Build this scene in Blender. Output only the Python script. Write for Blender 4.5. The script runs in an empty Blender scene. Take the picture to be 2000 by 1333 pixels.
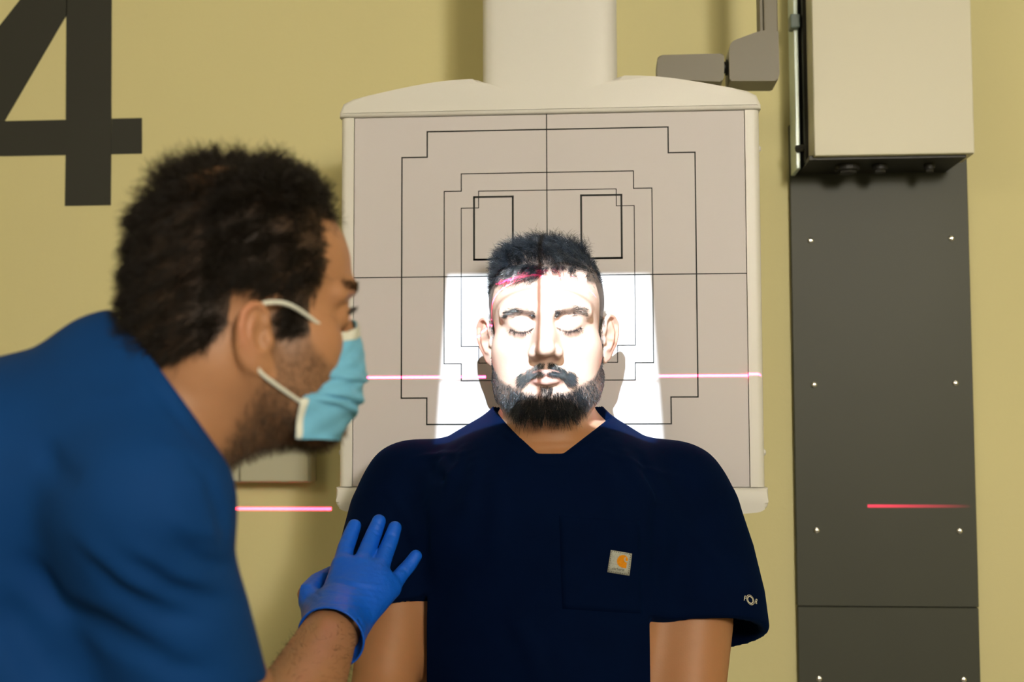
import bpy, bmesh, math
import numpy as np
from mathutils import Vector, Matrix, Euler
from mathutils.bvhtree import BVHTree

# ------------------------------------------------------------------ camera
sc = bpy.context.scene
COL = sc.collection
F_PX = 2400.0
CZ = 1.50
YAW, PITCH, ROLL = math.radians(4.192), math.radians(3.676), math.radians(0.163)
MR = (Matrix.Rotation(YAW, 3, 'Z') @ Matrix.Rotation(PITCH, 3, 'X') @ Matrix.Rotation(ROLL, 3, 'Y'))
cam = bpy.data.cameras.new('camera'); camo = bpy.data.objects.new('camera', cam); COL.objects.link(camo)
cam.sensor_width = 36.0; cam.lens = 36.0 * F_PX / 2000.0
cam.clip_start = 0.02
camo.matrix_world = Matrix.Translation((0, 0, CZ)) @ (MR @ Matrix.Rotation(math.radians(90), 3, 'X')).to_4x4()
cam.dof.use_dof = True; cam.dof.focus_distance = 1.66; cam.dof.aperture_fstop = (cam.lens / 1000) / 0.012
sc.camera = camo

def P(px, py, Y):
    """point in the room that shows at pixel (px, py) on the vertical plane Y metres in front of the camera"""
    d = MR @ Vector(((px - 1000) / F_PX, 1.0, -(py - 666.5) / F_PX))
    s = Y / d.y
    return Vector((d.x * s, Y, CZ + d.z * s))

# ------------------------------------------------------------------ light
sc.view_settings.view_transform = 'Standard'; sc.view_settings.look = 'None'
sc.view_settings.gamma = 1.0; sc.view_settings.exposure = 0.0; sc.view_settings.use_curve_mapping = False
wd = bpy.data.worlds.new('world'); sc.world = wd; wd.use_nodes = True
wd.node_tree.nodes['Background'].inputs[0].default_value = (1.0, 0.86, 0.62, 1)
wd.node_tree.nodes['Background'].inputs[1].default_value = 0.17

def area(name, loc, target, size, power, color, sy=None):
    l = bpy.data.lights.new(name, 'AREA'); l.shape = 'RECTANGLE'; l.size = size; l.size_y = sy or size
    l.energy = power; l.color = color
    o = bpy.data.objects.new(name, l); COL.objects.link(o); o.location = loc
    o.rotation_euler = (Vector(target) - Vector(loc)).to_track_quat('-Z', 'Y').to_euler()
    return o
area('ceiling_panel_light', (0.95, -1.25, 2.32), (0.1, 2.1, 1.4), 0.55, 46, (1.0, 0.87, 0.63), 0.6)
area('cool_key_light', (1.02, -1.25, 2.36), (-0.3, 2.1, 1.2), 0.16, 17, (0.96, 0.95, 1.0), 0.16)  # small cool share of the key light, added to harden the shadow edges
area('ceiling_panel_light_far', (-1.6, -0.6, 2.62), (-0.6, 2.1, 1.6), 0.7, 15, (1.0, 0.87, 0.62), 0.6)

def gobo(name, src, target, energy, color, half, soft, wires=None, fade=None, off=0.0, angle=80, inner=(0.15, 0.10, 0.12)):
    """beam-limited lamp: a collimator (rectangle with cross wires) or a line laser. half = tangents of the half angles."""
    src = Vector(src); f = (Vector(target) - src).normalized()
    r = f.cross(Vector((0, 0, 1))).normalized(); u = r.cross(f)
    l = bpy.data.lights.new(name, 'SPOT'); l.energy = energy; l.spot_size = math.radians(angle); l.spot_blend = 0.0
    l.shadow_soft_size = 0.0022 if wires else 0.0006; l.color = (1, 1, 1)
    o = bpy.data.objects.new(name, l); COL.objects.link(o); o.location = src
    o.rotation_euler = f.to_track_quat('-Z', 'Y').to_euler()
    l.use_nodes = True; nt = l.node_tree; N = nt.nodes; L = nt.links
    em = [n for n in N if n.type == 'EMISSION'][0]
    g = N.new('ShaderNodeNewGeometry')
    def m(op, a, b=None, c=None):
        n = N.new('ShaderNodeMath'); n.operation = op
        for i, v in enumerate((a, b, c)):
            if v is None: continue
            if isinstance(v, (int, float)): n.inputs[i].default_value = v
            else: L.new(v, n.inputs[i])
        return n.outputs[0]
    def dot(v):
        n = N.new('ShaderNodeVectorMath'); n.operation = 'DOT_PRODUCT'; L.new(g.outputs['Incoming'], n.inputs[0]); n.inputs[1].default_value = v
        return n.outputs['Value']
    df = m('ABSOLUTE', dot(f)); 
    sgn = -1.0 if GOBO_FLIP else 1.0
    tx = m('DIVIDE', m('MULTIPLY', dot(r), sgn), df); ty = m('DIVIDE', m('MULTIPLY', dot(u), sgn), df)
    def win(t, h, s):
        return m('MULTIPLY_ADD', m('SUBTRACT', h, m('ABSOLUTE', t)), 1.0 / s, 0.5)
    def cl(x): 
        n = N.new('ShaderNodeClamp'); L.new(x, n.inputs[0]); return n.outputs[0]
    k = m('MULTIPLY', cl(win(m('SUBTRACT', tx, off), half[0], soft)), cl(win(ty, half[1], soft if wires else half[1] * 0.8)))
    if fade:
        k = m('MULTIPLY', k, cl(m('MULTIPLY_ADD', m('SUBTRACT', tx, fade[0]), 1.0 / (fade[1] - fade[0]), 0.0)))
    col = N.new('ShaderNodeMix'); col.data_type = 'RGBA'; col.inputs[6].default_value = (*color, 1); col.inputs[7].default_value = (*inner, 1)
    if wires:
        a = cl(m('MULTIPLY', m('SUBTRACT', wires[0], m('ABSOLUTE', tx)), 1.0 / (wires[0] * 0.55)))
        b = cl(m('MULTIPLY', m('SUBTRACT', wires[1], m('ABSOLUTE', ty)), 0.5 / (wires[1] * 0.7)))
        L.new(m('MAXIMUM', a, b), col.inputs[0])
    else: col.inputs[0].default_value = 0
    L.new(col.outputs[2], em.inputs['Color']); L.new(k, em.inputs['Strength'])
    return o
GOBO_FLIP = False
YB = 1.80      # front of the detector board
YW = 2.13      # wall
FC = P(1071, 748, YB)                     # centre of the light field on the board
_a = P(1054, 640, 1.615)
SRC = Vector((FC.x + (_a.x - FC.x) / (YB - 1.615) * 1.0, YB - 1.0, FC.z + 0.60))
gobo('collimator_lamp', SRC, FC + Vector((0, 0, 0.003)), 165, (0.80, 0.92, 1.0), (0.137, 0.1235), 0.006, wires=(0.0046, 0.0035), inner=(0.10, 0.045, 0.05))
LS = Vector((P(1070, 736, YB).x - 0.135, YB - 0.66, P(1070, 736, YB).z + 0.435))
_lf = (Vector((LS.x, YB, P(1070, 736, YB).z)) - LS).normalized()
def _ltx(px): q = P(px, 993, YW - .012) - LS; return q.x / q.dot(_lf)
LFA, LFB = _ltx(1900), _ltx(1690)
gobo('positioning_laser', LS, Vector((LS.x, YB, P(1070, 736, YB).z)), 2200, (1.0, 0.02, 0.10), (0.95, 0.0016), 0.2, fade=(LFA, LFB), angle=140)

# ------------------------------------------------------------------ materials
def mat(name, rgb, rough=0.6, spec=0.5, noise=None, bump=None, attr=None, sheen=0, sss=0, metal=0, coat=0, sheen_tint=(1, 1, 1)):
    m = bpy.data.materials.new(name); m.use_nodes = True; nt = m.node_tree; N = nt.nodes; L = nt.links
    b = N['Principled BSDF']; b.inputs['Roughness'].default_value = rough; b.inputs['Specular IOR Level'].default_value = spec
    b.inputs['Metallic'].default_value = metal; b.inputs['Coat Weight'].default_value = coat
    b.inputs['Base Color'].default_value = (*rgb, 1)
    if sheen: b.inputs['Sheen Weight'].default_value = sheen; b.inputs['Sheen Roughness'].default_value = 0.45; b.inputs['Sheen Tint'].default_value = (*sheen_tint, 1)
    if sss:
        b.inputs['Subsurface Weight'].default_value = sss; b.inputs['Subsurface Radius'].default_value = (1.0, 0.35, 0.2); b.inputs['Subsurface Scale'].default_value = 0.006
    tc = N.new('ShaderNodeTexCoord'); src = None
    if attr:
        a = N.new('ShaderNodeAttribute'); a.attribute_name = attr; src = a.outputs['Color']
    if noise:
        sc_, amt = noise
        n = N.new('ShaderNodeTexNoise'); n.inputs['Scale'].default_value = sc_; n.inputs['Detail'].default_value = 5
        L.new(tc.outputs['Object'], n.inputs['Vector'])
        mr = N.new('ShaderNodeMapRange'); mr.inputs[3].default_value = 1 - amt; mr.inputs[4].default_value = 1 + amt
        L.new(n.outputs['Fac'], mr.inputs[0])
        vm = N.new('ShaderNodeVectorMath'); vm.operation = 'SCALE'
        if src: L.new(src, vm.inputs[0])
        else: vm.inputs[0].default_value = rgb
        L.new(mr.outputs[0], vm.inputs['Scale']); src = vm.outputs[0]
    if src: L.new(src, b.inputs['Base Color'])
    if bump:
        n = N.new('ShaderNodeTexNoise'); n.inputs['Scale'].default_value = bump[0]; n.inputs['Detail'].default_value = 4
        L.new(tc.outputs['Object'], n.inputs['Vector'])
        bp = N.new('ShaderNodeBump'); bp.inputs['Strength'].default_value = bump[1]; bp.inputs['Distance'].default_value = bump[2]
        L.new(n.outputs['Fac'], bp.inputs['Height']); L.new(bp.outputs[0], b.inputs['Normal'])
    return m
M = {
 'wall': mat('painted_wall', (0.66, 0.61, 0.33), 0.75, 0.2, (1.5, 0.05), (90, 0.25, 0.002)),
 'floor': mat('vinyl_floor', (0.28, 0.27, 0.24), 0.4, 0.4, (3, 0.08)),
 'ceil': mat('ceiling_paint', (0.7, 0.68, 0.6), 0.9, 0.2, (3, 0.03)),
 'numeral': mat('dark_vinyl', (0.030, 0.031, 0.026), 0.6, 0.3, (6, 0.08)),
 'white': mat('white_enamel', (0.68, 0.67, 0.63), 0.42, 0.4, (4, 0.02)),
 'panel': mat('panel_laminate', (0.58, 0.55, 0.56), 0.55, 0.35, (3, 0.02)),
 'line': mat('black_print', (0.012, 0.014, 0.014), 0.5, 0.3),
 'steelgrey': mat('grey_powder_coat', (0.056, 0.060, 0.046), 0.5, 0.35, (5, 0.10), (260, 0.15, 0.0005)),
 'armgrey': mat('grey_plastic', (0.185, 0.17, 0.135), 0.45, 0.4, (8, 0.04)),
 'dark': mat('dark_rubber', (0.02, 0.02, 0.018), 0.5, 0.4),
 'cabinet': mat('cream_cabinet', (0.64, 0.62, 0.50), 0.45, 0.35, (3, 0.03)),
 'edge': mat('pale_aluminium', (0.60, 0.70, 0.68), 0.35, 0.5, metal=0.3),
 'bluegrey': mat('blue_grey_strip', (0.10, 0.14, 0.13), 0.4, 0.4),
 'screw': mat('steel_screw', (0.75, 0.75, 0.72), 0.25, 0.5, metal=1.0),
 'boxwhite': mat('wall_box_paint', (0.46, 0.45, 0.34), 0.6, 0.3, (3, 0.02)),
 'skin': mat('skin', (0.5, 0.3, 0.2), 0.5, 0.35, (60, 0.07), (420, 0.25, 0.0006), attr='Col', sss=0.12),
 'hair': mat('black_hair', (0.014, 0.018, 0.024), 0.22, 1.0, (900, 0.95)),  # strong colour noise paints bright highlights among the black strands
 'brownhair': mat('brown_hair', (0.010, 0.0062, 0.0032), 0.5, 0.35, (30, 0.5)),
 'stubble': mat('grey_brown_stubble', (0.085, 0.052, 0.028), 0.5, 0.4, (60, 0.5)),
 'navy': mat('navy_cloth', (0.0004, 0.0040, 0.0210), 0.85, 0.03, (25, 0.2), (900, 0.3, 0.0004), sheen=0.05, sheen_tint=(0.0, 0.22, 1.0)),
 'thread': mat('navy_thread', (0.0025, 0.008, 0.02), 0.8, 0.1),
 'royal': mat('royal_blue_cloth', (0.001, 0.036, 0.150), 0.8, 0.15, (18, 0.12), (900, 0.3, 0.0004)),
 'glove': mat('nitrile_glove', (0.002, 0.100, 0.62), 0.5, 0.3, (20, 0.08), (110, 0.5, 0.003)),
 'mask': mat('mask_blue', (0.15, 0.42, 0.62), 0.75, 0.2, (40, 0.05), (600, 0.3, 0.0005)),
 'maskwhite': mat('mask_white', (0.62, 0.63, 0.55), 0.8, 0.2),
 'eyewhite': mat('eye_white', (0.75, 0.68, 0.66), 0.15, 0.6),
 'iris': mat('dark_iris', (0.03, 0.015, 0.008), 0.15, 0.6),
 'tag': mat('woven_tag', (0.36, 0.37, 0.32), 0.9, 0.1, (500, 0.35)),
 'orange': mat('orange_thread', (0.60, 0.22, 0.008), 0.9, 0.1, (500, 0.25)),
 'ink': mat('dark_thread', (0.03, 0.02, 0.015), 0.9, 0.1),
 'silver': mat('silver_print', (0.65, 0.64, 0.52), 0.5, 0.4),
 'trouser': mat('dark_trouser_cloth', (0.01, 0.012, 0.02), 0.8, 0.1),
 'shoe': mat('shoe_rubber', (0.05, 0.05, 0.05), 0.6, 0.3),
}

# ------------------------------------------------------------------ helpers
def link(name, me, m, parent=None, smooth=False, **props):
    o = bpy.data.objects.new(name, me); COL.objects.link(o)
    if m is not None: me.materials.append(m)
    if parent is not None: o.parent = parent
    if smooth: me.polygons.foreach_set('use_smooth', [True] * len(me.polygons))
    for k, v in props.items(): o[k] = v
    return o
def np_mesh(name, v, f):
    me = bpy.data.meshes.new(name); v = np.asarray(v, np.float32); f = np.asarray(f, np.int32); k = f.shape[1]
    me.vertices.add(len(v)); me.vertices.foreach_set('co', v.ravel())
    me.loops.add(f.size); me.loops.foreach_set('vertex_index', f.ravel())
    me.polygons.add(len(f)); me.polygons.foreach_set('loop_start', np.arange(len(f), dtype=np.int32) * k)
    me.polygons.foreach_set('loop_total', np.full(len(f), k, np.int32))
    me.update(calc_edges=True); me.validate(); return me
def empty(name, loc, label, cat, **props):
    o = bpy.data.objects.new(name, None); COL.objects.link(o); o.location = loc; o.empty_display_size = 0.05
    o['label'] = label; o['category'] = cat
    for k, v in props.items(): o[k] = v
    bpy.context.view_layer.update()
    return o
def child(name, me, m, root, smooth=False, **props):
    """world-space mesh parented to an Empty that carries only a location"""
    off = Vector((0, 0, 0)); r = root
    while r is not None: off += r.location; r = r.parent
    me.transform(Matrix.Translation(-off))
    return link(name, me, m, root, smooth, **props)
def bm_mesh(name, bm):
    bmesh.ops.recalc_face_normals(bm, faces=bm.faces)
    me = bpy.data.meshes.new(name); bm.to_mesh(me); bm.free(); return me
def box(lo, hi, bevel=0.0, seg=2):
    bm = bmesh.new(); bmesh.ops.create_cube(bm, size=1)
    for v in bm.verts: v.co = Vector([(lo[i] + hi[i]) / 2 + v.co[i] * (hi[i] - lo[i]) for i in range(3)])
    if bevel: bmesh.ops.bevel(bm, geom=bm.edges[:], offset=bevel, segments=seg, affect='EDGES', profile=0.5)
    return bm_mesh('box', bm)
def prism(pts, y0, y1, bevel=0.0, seg=3, both=False):
    """outline of (x, z) points given thickness from y0 (front) to y1"""
    bm = bmesh.new(); a = [bm.verts.new((x, y0, z)) for x, z in pts]; b = [bm.verts.new((x, y1, z)) for x, z in pts]
    fr = bm.faces.new(a); bk = bm.faces.new(b[::-1]); n = len(pts)
    for i in range(n): bm.faces.new((a[i], b[i], b[(i + 1) % n], a[(i + 1) % n]))
    if bevel:
        ed = list(fr.edges) + (list(bk.edges) if both else [])
        bmesh.ops.bevel(bm, geom=ed, offset=bevel, segments=seg, affect='EDGES', profile=0.5)
    return bm_mesh('prism', bm)
def rounded(pts, r, n=5):
    out = []; k = len(pts)
    for i in range(k):
        p = Vector(pts[i]); a = Vector(pts[i - 1]); b = Vector(pts[(i + 1) % k]); ri = r[i] if isinstance(r, (list, tuple)) else r
        ri = min(ri, 0.45 * (a - p).length, 0.45 * (b - p).length)
        if ri <= 0: out.append(tuple(p)); continue
        da = (a - p).normalized(); db = (b - p).normalized(); A = p + da * ri; B = p + db * ri
        for j in range(n + 1):
            t = j / n; out.append(tuple(A * (1 - t) ** 2 + p * 2 * t * (1 - t) + B * t * t))
    return out
def xz(px, py, Y): v = P(px, py, Y); return (v.x, v.z)
def join_meshes(ms):
    bm = bmesh.new()
    for m in ms: bm.from_mesh(m)
    return bm_mesh('joined', bm)
def cyl(a, b, r, n=20, r2=None, bevel=0):
    a = Vector(a); b = Vector(b); d = b - a
    bm = bmesh.new(); bmesh.ops.create_cone(bm, cap_ends=True, segments=n, radius1=r, radius2=r if r2 is None else r2, depth=d.length)
    bmesh.ops.transform(bm, matrix=Matrix.Translation((a + b) / 2) @ d.to_track_quat('Z', 'Y').to_matrix().to_4x4(), verts=bm.verts)
    if bevel: bmesh.ops.bevel(bm, geom=[e for e in bm.edges if len(e.link_faces) == 2 and e.calc_face_angle(0) > 0.8], offset=bevel, segments=2, affect='EDGES')
    return bm_mesh('cyl', bm)

# ------------------------------------------------------------------ solid modelling: smooth blends of rounded forms, meshed on a grid
def axis(segs):
    """segs: [(start, step), ...] ascending, last entry (end, None)"""
    out = []
    for (a, h), (b, _) in zip(segs[:-1], segs[1:]):
        n = max(1, int(round((b - a) / h))); out.append(a + (b - a) * np.arange(n) / n)
    out.append(np.array([segs[-1][0]])); return np.concatenate(out).astype(np.float32)
I4 = np.eye(4)
class Solid:
    def __init__(s, ax, ay, az):
        s.ax = (ax, ay, az); s.d = np.full((len(ax), len(ay), len(az)), 0.05, np.float32); s.T = I4; s.Ti = I4; s.grow = 0.0; s.bump_pts = []
    def frame(s, T): s.T = np.array(T, float); s.Ti = np.linalg.inv(s.T)
    def box_of(s, lo, hi, m):
        c = np.array([[x, y, z, 1] for x in (lo[0], hi[0]) for y in (lo[1], hi[1]) for z in (lo[2], hi[2])]) @ s.T.T
        a = c.min(0)[:3] - m; b = c.max(0)[:3] + m
        sl = tuple(slice(int(np.searchsorted(s.ax[i], a[i])), int(np.searchsorted(s.ax[i], b[i]))) for i in range(3))
        if any(q.stop <= q.start for q in sl): return None, None
        X = s.ax[0][sl[0]][:, None, None]; Y = s.ax[1][sl[1]][None, :, None]; Z = s.ax[2][sl[2]][None, None, :]
        t = s.Ti.astype(np.float32)
        return sl, [t[i, 0] * X + t[i, 1] * Y + t[i, 2] * Z + t[i, 3] for i in range(3)]
    def comb(s, sl, q, op, k):
        d = s.d[sl]
        if op == 'U':
            h = np.clip(0.5 + 0.5 * (d - q) / k, 0, 1); s.d[sl] = d + (q - d) * h - k * h * (1 - h)
        else:
            h = np.clip(0.5 - 0.5 * (d + q) / k, 0, 1); s.d[sl] = d + (-q - d) * h + k * h * (1 - h)
    def ell(s, c, r, k=0.01, op='U', rot=None, g=True):
        gr = s.grow if (g and op == 'U') else 0.0
        r = np.array(r, float) + gr; c = np.array(c, float); m = k + 0.012; R = np.array(rot) if rot is not None else np.eye(3)
        e = np.abs(R) @ r
        sl, l = s.box_of(c - e, c + e, m)
        if sl is None: return
        l = [l[i] - c[i] for i in range(3)]
        p = [R[0, i] * l[0] + R[1, i] * l[1] + R[2, i] * l[2] for i in range(3)] if rot is not None else l
        k0 = np.sqrt(sum((p[i] / r[i]) ** 2 for i in range(3))); k1 = np.sqrt(sum((p[i] / r[i] ** 2) ** 2 for i in range(3))) + 1e-6
        s.comb(sl, (k0 * (k0 - 1) / k1).astype(np.float32), op, k)
    def ell2(s, c, r, k=0.01, op='U', rot=None):
        for sx in (-1, 1):
            R = None
            if rot is not None: S = np.diag([sx, 1, 1]); R = S @ np.array(rot) @ S
            s.ell((c[0] * sx, c[1], c[2]), r, k, op, R)
    def seg_d(s, l, a, b, ra, rb, sq=None):
        a = np.array(a, float); b = np.array(b, float); ab = b - a; L2 = float(ab @ ab) + 1e-12
        t = np.clip(((l[0] - a[0]) * ab[0] + (l[1] - a[1]) * ab[1] + (l[2] - a[2]) * ab[2]) / L2, 0, 1)
        dx = l[0] - a[0] - ab[0] * t; dy = l[1] - a[1] - ab[1] * t; dz = l[2] - a[2] - ab[2] * t
        if sq is not None:   # squash: (unit axis, factor) flattens the section along that axis
            n, fct = sq; dn = dx * n[0] + dy * n[1] + dz * n[2]; e = (1 / fct - 1) * dn
            dx = dx + e * n[0]; dy = dy + e * n[1]; dz = dz + e * n[2]
        return np.sqrt(dx * dx + dy * dy + dz * dz) - (ra + (rb - ra) * t)
    def tube(s, pts, rs, k=0.01, op='U', sq=None, mirror=False):
        if mirror:
            s.tube(pts, rs, k, op, sq); s.tube([(-p[0], p[1], p[2]) for p in pts], rs, k, op, sq); return
        pts = [tuple(p) for p in pts]
        if not hasattr(rs, '__len__'): rs = [rs] * len(pts)
        gr = s.grow if op == 'U' else 0.0; rs = [r + gr for r in rs]; R = max(rs)
        A = np.array(pts); sl, l = s.box_of(A.min(0) - R, A.max(0) + R, k + 0.012)
        if sl is None: return
        q = None
        for i in range(len(pts) - 1):
            e = s.seg_d(l, pts[i], pts[i + 1], rs[i], rs[i + 1], sq); q = e if q is None else np.minimum(q, e)
        s.comb(sl, q.astype(np.float32), op, k)
    def ridge(s, pts, w, amp, mirror=False):
        """raise (amp>0) or press in (amp<0) the surface along a line"""
        if mirror: s.ridge(pts, w, amp); pts = [(-p[0], p[1], p[2]) for p in pts]
        pts = [tuple(p) for p in pts]; A = np.array(pts); sl, l = s.box_of(A.min(0), A.max(0), 3 * w)
        if sl is None: return
        q = None
        for i in range(len(pts) - 1):
            e = s.seg_d(l, pts[i], pts[i + 1], 0, 0); q = e if q is None else np.minimum(q, e)
        s.d[sl] -= (amp * np.exp(-(q / w) ** 2)).astype(np.float32)
    def flush_bumps(s):
        # one line at a time: the height falls off with the distance to the nearest piece of the line
        if not s.bump_pts: return
        A = np.array([q[0] for q in s.bump_pts] + [s.bump_pts[-1][1]]); w = s.bump_pts[0][2]
        sl, l = s.box_of(A.min(0), A.max(0), 3 * w)
        if sl is not None:
            best = None
            for a, b, w, amp in s.bump_pts:
                e = s.seg_d(l, a, b, 0, 0); v = amp * np.exp(-(e / w) ** 2)
                best = v if best is None else np.where(np.abs(v) > np.abs(best), v, best)
            s.d[sl] -= best.astype(np.float32)
        s.bump_pts = []
    def cut(s, planes, k=0.003):
        """take away the region where every n.p < d"""
        l = [s.ax[0][:, None, None], s.ax[1][None, :, None], s.ax[2][None, None, :]]
        q = None
        for n, p0 in planes:
            n = np.array(n, float); n /= np.linalg.norm(n); c = float(n @ np.array(p0, float))
            e = n[0] * l[0] + n[1] * l[1] + n[2] * l[2] - c
            q = e if q is None else np.maximum(q, e)
        s.comb((slice(None),) * 3, np.broadcast_to(q, s.d.shape).astype(np.float32), 'S', k)
    def wave(s, fn, amp):
        X = s.ax[0][:, None, None]; Y = s.ax[1][None, :, None]; Z = s.ax[2][None, None, :]
        s.d -= (amp * fn(X, Y, Z)).astype(np.float32)
    def mesh(s, smooth=2):
        d = s.d; ins = d < 0
        c = [ins[i:ins.shape[0] - 1 + i, j:ins.shape[1] - 1 + j, k:ins.shape[2] - 1 + k] for i in (0, 1) for j in (0, 1) for k in (0, 1)]
        al = c[0].copy(); an = c[0].copy()
        for q in c[1:]: al &= q; an |= q
        act = an & ~al; idx = np.argwhere(act); n = len(idx)
        num = np.full(act.shape, -1, np.int32); num[act] = np.arange(n)
        I, J, K = idx.T; acc = np.zeros((n, 3)); cnt = np.zeros(n)
        ax = s.ax; cor = [(i, j, k) for i in (0, 1) for j in (0, 1) for k in (0, 1)]
        for a in cor:
            for b in cor:
                if sum(abs(a[q] - b[q]) for q in range(3)) == 1 and a < b:
                    da = d[I + a[0], J + a[1], K + a[2]]; db = d[I + b[0], J + b[1], K + b[2]]; mk = (da < 0) != (db < 0)
                    t = np.where(mk, da / np.where(mk, da - db, 1), 0)
                    pa = np.stack([ax[0][I + a[0]], ax[1][J + a[1]], ax[2][K + a[2]]], 1); pb = np.stack([ax[0][I + b[0]], ax[1][J + b[1]], ax[2][K + b[2]]], 1)
                    acc += (pa + (pb - pa) * t[:, None]) * mk[:, None]; cnt += mk
        v = acc / np.maximum(cnt, 1)[:, None]
        fs = []
        for axn in range(3):
            a = [slice(None)] * 3; b = [slice(None)] * 3; a[axn] = slice(0, -1); b[axn] = slice(1, None)
            ch = ins[tuple(a)] != ins[tuple(b)]; e = np.argwhere(ch); s0 = ins[tuple(a)][ch]
            o1, o2 = [q for q in range(3) if q != axn]
            ok = (e[:, o1] > 0) & (e[:, o2] > 0) & (e[:, o1] < act.shape[o1]) & (e[:, o2] < act.shape[o2]); e = e[ok]; s0 = s0[ok]
            def cell(u, w):
                q = e.copy(); q[:, o1] -= u; q[:, o2] -= w; return num[q[:, 0], q[:, 1], q[:, 2]]
            f = np.stack([cell(1, 1), cell(0, 1), cell(0, 0), cell(1, 0)], 1)
            flip = s0 if axn != 1 else ~s0
            f[~flip] = f[~flip][:, ::-1]; fs.append(f)
        f = np.concatenate(fs); f = f[(f >= 0).all(1)]
        for it in range(smooth):
            av = np.zeros_like(v); cn = np.zeros(n)
            for q in range(4):
                a = f[:, q]; b = f[:, (q + 1) % 4]
                for cc in range(3): av[:, cc] += np.bincount(a, v[b, cc], n) + np.bincount(b, v[a, cc], n)
                cn += np.bincount(a, minlength=n) + np.bincount(b, minlength=n)
            v = v + 0.5 * (av / np.maximum(cn, 1)[:, None] - v)
        return v, f
def normals(v, f):
    n = np.cross(v[f[:, 2]] - v[f[:, 0]], v[f[:, 3]] - v[f[:, 1]]); vn = np.zeros_like(v)
    for q in range(4):
        for c in range(3): vn[:, c] += np.bincount(f[:, q], n[:, c], len(v))
    return vn / (np.linalg.norm(vn, axis=1, keepdims=True) + 1e-12)
def local(T, v): Ti = np.linalg.inv(np.array(T)); return v @ Ti[:3, :3].T + Ti[:3, 3]
def sst(a, b, x): t = np.clip((x - a) / (b - a), 0, 1); return t * t * (3 - 2 * t)
def set_col(me, c):
    a = me.color_attributes.new('Col', 'FLOAT_COLOR', 'POINT'); c4 = np.ones((len(c), 4), np.float32); c4[:, :3] = c; a.data.foreach_set('color', c4.ravel())

def strands(v, f, dens, N, T, dirfn, length, rad, seg=5, seed=1, curl=0.0, jit=0.35, taper=0.35, sink=0.001, clump=None):
    """hair mesh: N tapering strands rooted on the surface where dens(local point, local normal) > 0; directions in the local frame T"""
    rng = np.random.default_rng(seed); vn = normals(v, f); Ti = np.linalg.inv(np.array(T)); R = np.array(T)[:3, :3]
    lv = local(T, v); ln = vn @ Ti[:3, :3].T
    w = np.clip(dens(lv, ln), 0, None); wf = w[f].mean(1)
    ar = 0.5 * np.linalg.norm(np.cross(v[f[:, 2]] - v[f[:, 0]], v[f[:, 3]] - v[f[:, 1]]), axis=1) * wf
    if ar.sum() <= 0: return None
    pick = rng.choice(len(f), N, p=ar / ar.sum()); a, b = rng.random(N), rng.random(N)
    bw = np.stack([(1 - a) * (1 - b), a * (1 - b), a * b, (1 - a) * b], 1)
    p = (lv[f[pick]] * bw[:, :, None]).sum(1); n = (ln[f[pick]] * bw[:, :, None]).sum(1); n /= np.linalg.norm(n, axis=1, keepdims=True)
    L = length(p) * rng.uniform(0.65, 1.15, N); p = p - n * sink
    pts = [p]; q = p.copy(); ph = rng.uniform(0, 6.28, N); p0 = p.copy()
    jv = rng.normal(0, jit, (N, 3)) 
    if clump:
        cell, share = clump; key = np.floor(p0 / cell + 50).astype(int); kk = (key[:, 0] * 73856093) ^ (key[:, 1] * 19349663) ^ (key[:, 2] * 83492791)
        rk = np.random.default_rng(seed + 99).random((997, 4)); h4 = rk[kk % 997]
        ph = h4[:, 0] * 6.28 + rng.normal(0, .25, N); jv = jv * (1 - share) + (h4[:, 1:] - .5) * 3.2 * jit * share
        cen = (key + .5 - 50) * cell + (h4[:, 1:] - .5) * cell * .6; conv = (cen - p0); conv -= n * (conv * n).sum(1, keepdims=True)
    cl = np.stack([np.sin(p0[:, 0] * 310 + p0[:, 2] * 130 + 1), np.sin(p0[:, 1] * 270 + p0[:, 0] * 170 + 2), np.sin(p0[:, 2] * 290 + p0[:, 1] * 150)], 1)
    for i in range(seg):
        t = (i + 0.5) / seg
        d = dirfn(p0, n, t) + jv * 0.6 + cl * jit * 0.5
        if clump: d = d + conv / cell * (.9 * t)
        if curl:
            d = d + curl * np.stack([np.sin(ph + t * 7), np.cos(ph + t * 7), np.sin(ph * 2 + t * 6)], 1) * t
        d /= np.linalg.norm(d, axis=1, keepdims=True) + 1e-9
        q = q + d * (L / seg)[:, None]; pts.append(q)
    Pn = np.stack(pts, 1); S = seg + 1
    tg = np.gradient(Pn, axis=1); tg /= np.linalg.norm(tg, axis=2, keepdims=True) + 1e-9
    up = np.broadcast_to(n[:, None, :], tg.shape); s1 = np.cross(tg, up + 0.13); s1 /= np.linalg.norm(s1, axis=2, keepdims=True) + 1e-9; s2 = np.cross(tg, s1)
    rr = rad * (1 - (1 - taper) * np.linspace(0, 1, S) ** 2)[None, :, None]
    V = np.stack([Pn + rr * (s1 * math.cos(g) + s2 * math.sin(g)) for g in (0, 2.0944, 4.18879)], 2)  # N,S,3,3
    V = V.reshape(-1, 3); base = (np.arange(N) * S * 3)[:, None, None]; si = (np.arange(seg) * 3)[None, :, None]; g = np.arange(3)[None, None, :]; g2 = (g + 1) % 3
    F = np.stack([base + si + g, base + si + g2, base + si + 3 + g2, base + si + 3 + g], -1).reshape(-1, 4)
    V = V @ R.T + np.array(T)[:3, 3]
    return np_mesh('strands', V, F)
HAIR = True; HD = 1.0

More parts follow.
